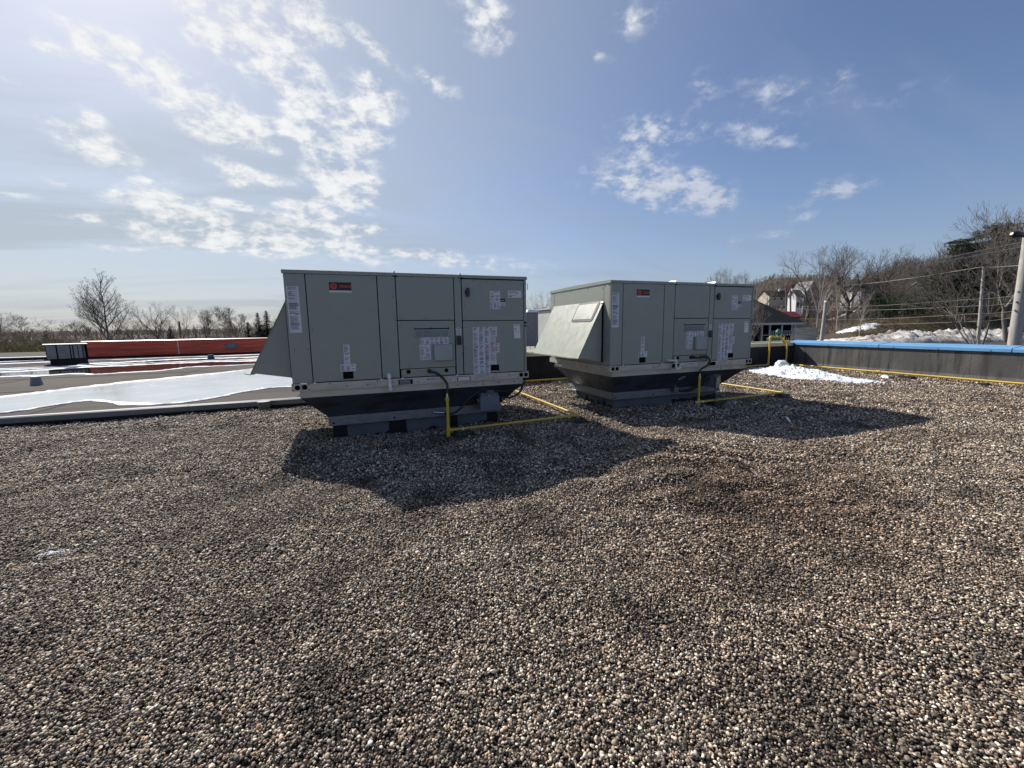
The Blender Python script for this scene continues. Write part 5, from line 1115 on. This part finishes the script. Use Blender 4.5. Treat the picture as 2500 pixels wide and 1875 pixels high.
T('pine2', 2290, 74, 655, 'low dark pine in the middle of the wooded slope', 'pines on the wooded slope', rz=200); T('pine', 2255, 80, 665, 'rusty dark pine at the left part of the wooded slope', 'pines on the wooded slope', rz=20); T('pine', 2140, 78, 715, 'olive low evergreen under the rounded maple', 'pines on the wooded slope', rz=290, sx=1.3)
T('multi', 2442, 34, 560, 'many-stemmed bare tree standing behind the blue coping, left of the thick lamp pole', sx=.8, rz=10)
T('oval', 2485, 60, 500, 'tall pale bare tree behind the thick lamp pole at the right edge', GR, sx=.9); T('round', 2530, 62, 470, 'tall bare tree cut by the right edge of the photo', GR)
T('oval', 2300, 100, 600, 'thin bare tree top rising left of the layered pine', GR, sx=.8)
for k, (px, Y, py) in enumerate(((2125, 105, 668), (2190, 105, 655), (2230, 105, 640), (2275, 100, 615), (2365, 98, 590), (2380, 100, 572), (2540, 80, 520), (2490, 98, 540), (2345, 112, 590), (2580, 78, 500), (2620, 82, 520), (2660, 80, 520), (2135, 112, 650), (2410, 112, 560), (2250, 115, 625), (1905, 230, 690), (1950, 140, 680), (2090, 125, 665), (2010, 130, 670), (2205, 71, 725), (2240, 72, 700))):
    T(('round', 'oval', 'vase', 'birch', 'maple', 'maple2')[k % 6], px, Y, py, 'bare brown-grey tree in the dense wood on the right-hand slope', 'trees of the wood on the slope', sx=.85)
# undergrowth: thousands of thin stems and twigs that read as one mass
def thicket(name, n, reg, hmin, hmax, m, seed, label, spread=.35, r=.02, kids=5):
    rnd = random.Random(seed); segs = []
    for _ in range(n):
        px = rnd.uniform(reg[0], reg[1]); Y = rnd.uniform(reg[2], reg[3]); x = (px-1250)/1000*Y; X, Yw = cf(x, Y); z = ground_z(X, Yw)-.2; h = rnd.uniform(hmin, hmax)*(.7+.3*noise.noise(Vector((X*.1, Yw*.1, seed)))*2)
        p = Vector((X, Yw, z)); d = Vector((rnd.gauss(0, spread*.4), rnd.gauss(0, spread*.4), 1)).normalized(); q = p+d*h*.5; e = q+(d+Vector((rnd.gauss(0, .2), rnd.gauss(0, .2), 0)))*h*.5
        segs.append((p, q, r*1.6, r*1.2, 3)); segs.append((q, e, r*1.2, r*.5, 3))
        for k in range(kids):
            f = rnd.uniform(.25, 1); s = p.lerp(e, f); a = Vector((rnd.gauss(0, spread), rnd.gauss(0, spread), rnd.uniform(.2, 1))).normalized(); L = h*rnd.uniform(.15, .4)
            segs.append((s, s+a*L, r*.8, r*.4, 3)); s2 = s+a*L*.5; a2 = (a+Vector((rnd.gauss(0, .5), rnd.gauss(0, .5), .2))).normalized(); segs.append((s2, s2+a2*L*.6, r*.6, r*.35, 3))
    o = segs_mesh(segs, name, m); stuff(o); o['label'] = label
thicket('undergrowth', 2300, (-150, 720, 62, 125), 1.4, 3.0, 'bark', 1, 'grey leafless thicket beyond the red screen', .5, .028)
thicket('undergrowth', 1500, (-250, 180, 38, 60), 1.5, 3.4, 'shrub', 2, 'brown olive scrub at the far left', .7, .022)
thicket('undergrowth', 2600, (2105, 2720, 74, 115), 2.0, 5.0, 'bark_brown', 3, 'dense brown undergrowth of the wooded slope', .45, .034)
thicket('undergrowth', 2200, (2050, 2420, 105, 200), 3, 6.5, 'bark', 12, 'bare brush on the hillside behind the large maples', .45, .05, 6)
thicket('undergrowth', 1400, (1880, 2140, 70, 125), 1.2, 3.4, 'bark_brown', 4, 'brown brush around the houses', .5, .028)
thicket('undergrowth', 1800, (1790, 2060, 150, 420), 2, 4.5, 'bark', 5, 'leafless woodland covering the far hill', .4, .10, 6)
thicket('undergrowth', 2600, (-250, 1500, 140, 650), 4, 8, 'bark', 9, 'distant leafless woodland beyond the left side of the roof', .4, .11, 6)
thicket('undergrowth', 700, (2110, 2600, 74, 88), 1.5, 4.5, 'needle', 6, 'dull green young evergreens on the wooded slope', .8, .06, 9)
thicket('dry_grass', 5200, (2080, 2720, 66, 73), .3, .7, 'shrub', 7, 'dry yellow-brown grass above the snowbank', .6, .03, 2)
# ------------------------------------------------------------------ snow along the parking lot
def snowbank():
    nx, ny = 260, 26; vs = []; fs = []; xs = [46+i*(62/nx) for i in range(nx+1)]
    for j in range(ny+1):
        for i in range(nx+1):
            x = xs[i]; v = j/ny; y = 58.5+1.2*math.sin(x*.11)+v*8.5
            env = math.sin(math.pi*min(1, max(0, v)))**.7; prof = smooth(44, 56, x)*(.55+.45*smooth(50, 66, x))
            h = 2.15*prof*(.8+.35*noise.noise(Vector((x*.16, 3, 0)))+.2*noise.noise(Vector((x*.5, 1, 0))))
            X, Yw = cf(x, y); nz = .42*noise.noise(Vector((x*.8, y*.9, 0)))+.3*noise.noise(Vector((x*1.9, y*1.9, 3)))+.15*noise.noise(Vector((x*4.5, y*4.5, 6)))
            z = max(ground_z(X, Yw), -3.25)*0+(-3.3)+h*env*(1+nz*1.0)-(.12 if v in (0, 1) else 0); 
            if y > 64: z = max(z, ground_z(X, Yw)-.3) if v < 1 else ground_z(X, Yw)-.3
            vs.append((X, Yw, z))
    for j in range(ny):
        for i in range(nx): a = j*(nx+1)+i; fs.append((a, a+1, a+nx+2, a+nx+1))
    b = MB(); b.add(vs, fs, 0, True); o = b.build('snowbank', 'dirtysnow', loc=(0, 0, 0)); tag(o, 'long dirty ploughed snowbank beyond the blue parapet', 'snowbank')
snowbank()
def hill_snow(px, Y, rx_, ry_, seed, label, h=.35):
    x = (px-1250)/1000*Y; X, Yw = cf(x, Y)
    n = 26; vs = []; fs = []
    for j in range(n+1):
        for i in range(n+1):
            u = i/n*2-1; v = j/n*2-1; r = math.hypot(u, v); e = 1+.45*noise.noise(Vector((u*2+seed, v*2, seed))); a, b2 = cf(u*rx_, v*ry_)
            k = 1-(r/e)**2; z = ground_z(X+a, Yw+b2); vs.append((X+a, Yw+b2, z+(.02+h*k*.5+.22*noise.noise(Vector((u*4+seed, v*4, 2)))+.12*noise.noise(Vector((u*11, v*11, seed))) if k > 0 else -.25)))
    for j in range(n):
        for i in range(n): a = j*(n+1)+i; fs.append((a, a+1, a+n+2, a+n+1))
    b = MB(); b.add(vs, fs, 0, True); o = b.build('snow_patch', 'snow', loc=(0, 0, 0)); tag(o, label, 'snow patch', 'snow patches on the slope')
hill_snow(1990, 56, 3.2, 5.0, 1, 'white snow strip running down the slope left of the short wooden pole', .5); hill_snow(2085, 70, 3.2, 2.6, 2, 'bright melting snow patch above the left end of the snowbank', .4); hill_snow(1955, 64, 2.2, 1.6, 3, 'snow strip at the top of the grey board wall', .3)
hill_snow(2048, 64, 4.2, 2.2, 4, 'snow strip crossing the slope right of the short wooden pole', .3); hill_snow(2045, 100, 4, 2, 5, 'snow left on the ground between the white and the beige house', .3); hill_snow(2262, 84, 3, 1, 6, 'small snow scrap among the trees of the wood', .3)
hill_snow(1990, 47, 3.6, 3, 8, 'low snow mound right behind the blue coping near the corner', .6)
# ------------------------------------------------------------------ houses
def house(name, px, Y, w_, d_, hw, hr, rz, wall, roof, label, gable='x', wins=(), floor=None, group=None, chim=False):
    p = wp(px, Y, 0); z0 = ground_z(p.x, p.y) if floor is None else floor; t = thing(name, (p.x, p.y, z0), label, 'house', group, -HEAD+R(rz))
    b = MB(); b.box(-w_/2, w_/2, 0, d_, -3, hw)
    if gable == 'x': b.prism([(-w_/2, 0, hw), (w_/2, 0, hw), (0, 0, hr)], (0, d_, 0))
    else: b.prism([(-w_/2, 0, hw), (-w_/2, d_, hw), (-w_/2, d_/2, hr)], (w_, 0, 0))
    b.build('wall', wall, t); o = .3; b = MB()
    if gable == 'x':
        k = (hr-hw)/(w_/2)
        for s in (-1, 1): b.prism([(0, -o, hr+.02), (s*(w_/2+o), -o, hw-o*k+.02), (s*(w_/2+o), -o, hw-o*k+.2), (0, -o, hr+.22)], (0, d_+2*o, 0))
    else:
        k = (hr-hw)/(d_/2)
        for s, y0 in ((-1, 0), (1, d_)): b.prism([(-w_/2-o, d_/2, hr+.02), (-w_/2-o, y0+s*o, hw-o*k+.02), (-w_/2-o, y0+s*o, hw-o*k+.2), (-w_/2-o, d_/2, hr+.22)], (w_+2*o, 0, 0))
    ro = b.build('roof', roof, t)
    if chim: b = MB(); b.box(w_*.2, w_*.2+.6, d_*.4, d_*.4+.6, hw, hr+.9); b.build('chimney', 'sidwhite', ro)
    for (x, z, ww, hh) in wins:
        b = MB(); b.box(x-ww/2-.1, x+ww/2+.1, -.06, -.01, z-.1, z+hh+.1); f = b.build('window', 'trimwhite', t); b = MB(); b.box(x-ww/2, x+ww/2, -.08, -.05, z, z+hh); b.build('pane', 'window', f)
    return t
# dark hip-roofed pavilion close behind the parapet
p = wp(1893, 44, -3.3); t = thing('pavilion', p, 'dark hip-roofed porch building with white posts and railings behind the cream coping', 'building', None, -HEAD+R(6))
b = MB(); b.box(-4.2, 2.1, .6, 6, 0, 3.1, 0); b.build('wall', 'seam', t)
b = MB(); e = 3.32; hx0, hx1, hy0, hy1 = -6.6, 2.7, -.5, 7; b.add([(hx0, hy0, e), (hx1, hy0, e), (hx1, hy1, e), (hx0, hy1, e), (hx0+3.2, 3.2, 6.25), (hx1-3.9, 3.2, 6.25)], [(0, 1, 5, 4), (1, 2, 5), (2, 3, 4, 5), (3, 0, 4), (0, 3, 2, 1)]); b.build('roof', 'shingle', t)
b = MB(); b.box(hx0+.05, hx1-.05, hy0+.03, hy0+.1, e-.22, e-.01); b.box(hx1-.1, hx1-.04, hy0+.1, hy1, e-.22, e-.01); b.build('fascia', 'trimwhite', t)
for x in (-3.9, -1.78, -1.74-1.5, -.88, .50, 1.98): b = MB(); b.bbox(x-.07, x+.07, -.1, .04, 0, e-.22, .01); b.build('post', 'trimwhite', t)
for x0, x1 in ((-1.7, -.95), (-.8, .43), (.57, 1.9)):
    b = MB(); b.box(x0, x1, -.06, -.02, 2.0, 2.06); b.box(x0, x1, -.06, -.02, 1.05, 1.10)
    n = max(4, int((x1-x0)/.20))
    if x0 > -.85:
        for k in range(n): x = x0+(x1-x0)*(k+.5)/n; b.box(x-.035, x+.035, -.06, -.02, 1.1, 1.72); b.box(x-.03, x+.03, .1, .14, 1.95, 2.5)
    b.build('railing', 'trimwhite', t)
b = MB(); b.box(-3.7, -3.1, .55, .59, 1.2, 2.6); f = b.build('window', 'trimwhite', t); b = MB(); b.box(-3.6, -3.2, .52, .55, 1.3, 2.5); b.build('pane', 'window', f)
b = MB(); b.box(-4, 2.1, -.2, .5, -.1, .75); b.build('porch_floor', 'curb', t)
p = wp(1962, 50, -3.3); t = thing('board_wall', p, 'weathered grey board retaining wall right of the dark porch building', 'wall', None, -HEAD+R(12)); b = MB()
for k in range(9): b.bbox(-1.6, 1.7, -.05-.004*(k % 2), .15, k*.30, k*.30+.285, .012)
b.build('boards', 'boards', t)
# white house with grey upper storeys
house('house', 1947, 106, 1.9, 2.2, 4.6, 5.9, 12, 'sidwhite', 'sidgrey', 'sunlit white house wing with snow-white walls below the grey gable', 'y', [(-.4, 1.6, .7, 1.3), (.6, 1.6, .5, 1.3)], 2.2, 'houses on the slope')
house('house', 1977, 110, 5.0, 4.5, 6.2, 9.6, 10, 'sidgrey', 'sidgrey', 'grey-shingled gable house with a single dark window facing the roof', 'x', [(-1.0, 4.7, .9, 1.5), (1.0, 4.7, .9, 1.4)], 1.0, 'houses on the slope')
house('house', 1938, 122, 1.6, 2.0, 7.0, 8.6, 8, 'sidwhite', 'maroon', 'narrow white gable house with a dark red roof behind the white wing', 'y', [(.2, 5, .7, 1.2)], 2.2, 'houses on the slope')
house('house', 1934, 86, 3.4, 4, 1.0, 2.0, 6, 'sidgrey', 'maroon', 'low shed with a bright maroon roof in front of the white house', 'y', (), .15, 'houses on the slope')
house('house', 1898, 175, 8.8, 7, 1.9, 4.3, 4, 'sidbeige', 'shingle', 'long dark-roofed house with a white gable end, far up the slope', 'y', [(-2, .4, 1, 1), (1, .4, 1, 1)], 9.2, 'houses on the slope', True)
house('house', 2085, 104, 1.9, 7, 5.0, 7.0, -20, 'sidbeige', 'shingle', 'pale beige gable house right of the biggest maple trunk', 'x', [(-.2, 3.2, .5, 1.1)], 3.2, 'houses on the slope')
house('house', 2128, 102, 6.5, 6, 3.3, 5.2, 0, 'sidgrey', 'shingle', 'dim grey house half hidden by the twigs of the rounded maple', 'y', [(-1.6, 1.4, .8, 1), (.8, 1.4, .8, 1)], 4.0, 'houses on the slope')
house('house', 2262, 100, 3.0, 4, 2.2, 3.6, 8, 'sidgrey', 'trimwhite', 'small pale shed with snow on its roof deep in the wood', 'y', [(0, .8, .7, .8)], 5.6, 'houses on the slope')
# ------------------------------------------------------------------ poles and lines
t = thing('lamp_pole', wp(2476, 14, -3.3), 'thick pale wooden pole with a dark lamp head at the right edge', 'pole'); o_ = wp(2476, 14, -3.3)
def rel(p): return tuple(p-o_)
b = MB(); b.tube([rel(wp(2468, 14, -3.4)), rel(wp(2477, 14, -.74)), rel(wp(2497, 14, 1.2)), rel(wp(2512, 14, 2.75))], [.17, .16, .145, .13], 20); b.build('shaft', 'pole', t)
b = MB(); q0 = wp(2509, 14.0, 2.66); b.tube([rel(q0), rel(q0+Vector((-.30, .1, .10)))], .035, 8); c = q0+Vector((-.42, .12, .10)); b.tube([rel(c+Vector((-.16, .05, .03))), rel(c+Vector((-.10, .03, .01))), rel(c+Vector((.12, -.03, -.02))), rel(c+Vector((.22, -.06, 0)))], [.05, .10, .12, .06], 12); b.build('lamp_head', 'black', t)
b = MB()
for px, z in ((2489, .94), (2484, .6), (2480, .32)): q = wp(px-4, 14, z); b.tube([rel(q), rel(q+Vector((-.05, 0, 0)))], .03, 8)
b.build('insulators', 'trimwhite', t)
def pole(px0, px1, Y, py_top, r, label, m='pole', name='utility_pole', parts=None, arm=False, cap=False):
    a = wp(px0, Y, 0); a.z = ground_z(a.x, a.y)-.2; e = wp(px1, Y, topz(py_top, px1, Y)); t = thing(name, a, label, 'pole'); b = MB(); b.tube([(0, 0, 0), tuple((e-a)*.5), tuple(e-a)], [r*1.15, r, r*.85], 14); b.build('shaft', m, t)
    if arm: d = Vector(cf(1, 0)).to_3d() if False else Vector((*cf(1, 0), 0)); q = e-a-Vector((0, 0, .7)); b = MB(); b.tube([q-d*1.5, q+d*1.5], .09, 6); b.tube([q-d*1.3, q-d*1.3+Vector((0, 0, .3))], .06, 6); b.tube([q+d*1.3, q+d*1.3+Vector((0, 0, .3))], .06, 6); b.build('crossarm', m, t)
    if cap: b = MB(); b.tube([e-a-Vector((0, 0, .03)), e-a+Vector((0, 0, .08))], [r*1.15, r*.8], 12); b.build('cap', 'snow', t)
    return e
P2 = pole(2397, 2402, 45, 652, .14, 'straight grey utility pole in front of the pines, rising behind the blue coping')
P3 = pole(2007, 2017, 28, 737, .115, 'short thick wooden pole with a snowy tip at the left end of the blue coping', cap=True)
P4 = pole(1930, 1930, 100, 707, .17, 'dark utility pole standing in front of the white gable house', 'bark_brown'); P5 = pole(1919, 1919, 122, 696, .2, 'distant utility pole with a crossarm above the dark hip roof', 'bark_brown', arm=True)
P6 = pole(438, 437, 58, 785, .13, 'thin dark pole with a small lamp head beyond the red screen', 'bark_brown')
b = MB(tuple(P6)); b.tube([P6+Vector((-.9, .1, .12)), P6+Vector((-.5, 0, .16)), P6], [.12, .13, .06], 8)
def line(p, q, sag, r, m, label):
    mid = (p+q)/2-Vector((0, 0, sag)); b = MB(tuple(p)); b.tube(spline([p, p.lerp(q, .25)-Vector((0, 0, sag*.75)), mid, p.lerp(q, .75)-Vector((0, 0, sag*.75)), q], 5), r, 5); o = b.build('power_line', m); tag(o, label, 'cable', 'overhead lines')
W = pix_ray
line(W(2490, 648, 14.1), W(2401, 651, 45), .05, .012, 'cable', 'pale thick cable from the thick lamp pole to the top of the straight utility pole')
line(W(2401, 651, 45), W(2022, 699, 95), .4, .032, 'cable', 'pale thick cable sloping left from the straight utility pole towards the houses')
line(W(2495, 592, 14.1), W(2199, 641, 95), .3, .026, 'cable_dark', 'upper dark wire running left from the lamp head')
line(W(2495, 603, 14.1), W(2199, 648, 95), .3, .022, 'cable_dark', 'lower dark wire running left from the lamp head')
for k, (a, c, d, e) in enumerate(((721, 729, 747, 737), (739, 746, 752, 742), (760, 765, 776, 770), (775, 784, 785, 778))):
    nm = ('uppermost', 'second', 'third', 'lowest')[k]
    line(W(2483-k*3, a, 14.1), W(2397, c, 45), .04, .007, 'cable', nm+' of the four low wires between the thick and the straight pole')
    line(W(2397, c, 45), W(1931, d, 100), .5, .019, 'cable', nm+' of the four low wires crossing the dark wood to the distant pole')
for o in list(COL.objects):                                   # unused prototypes
    pass
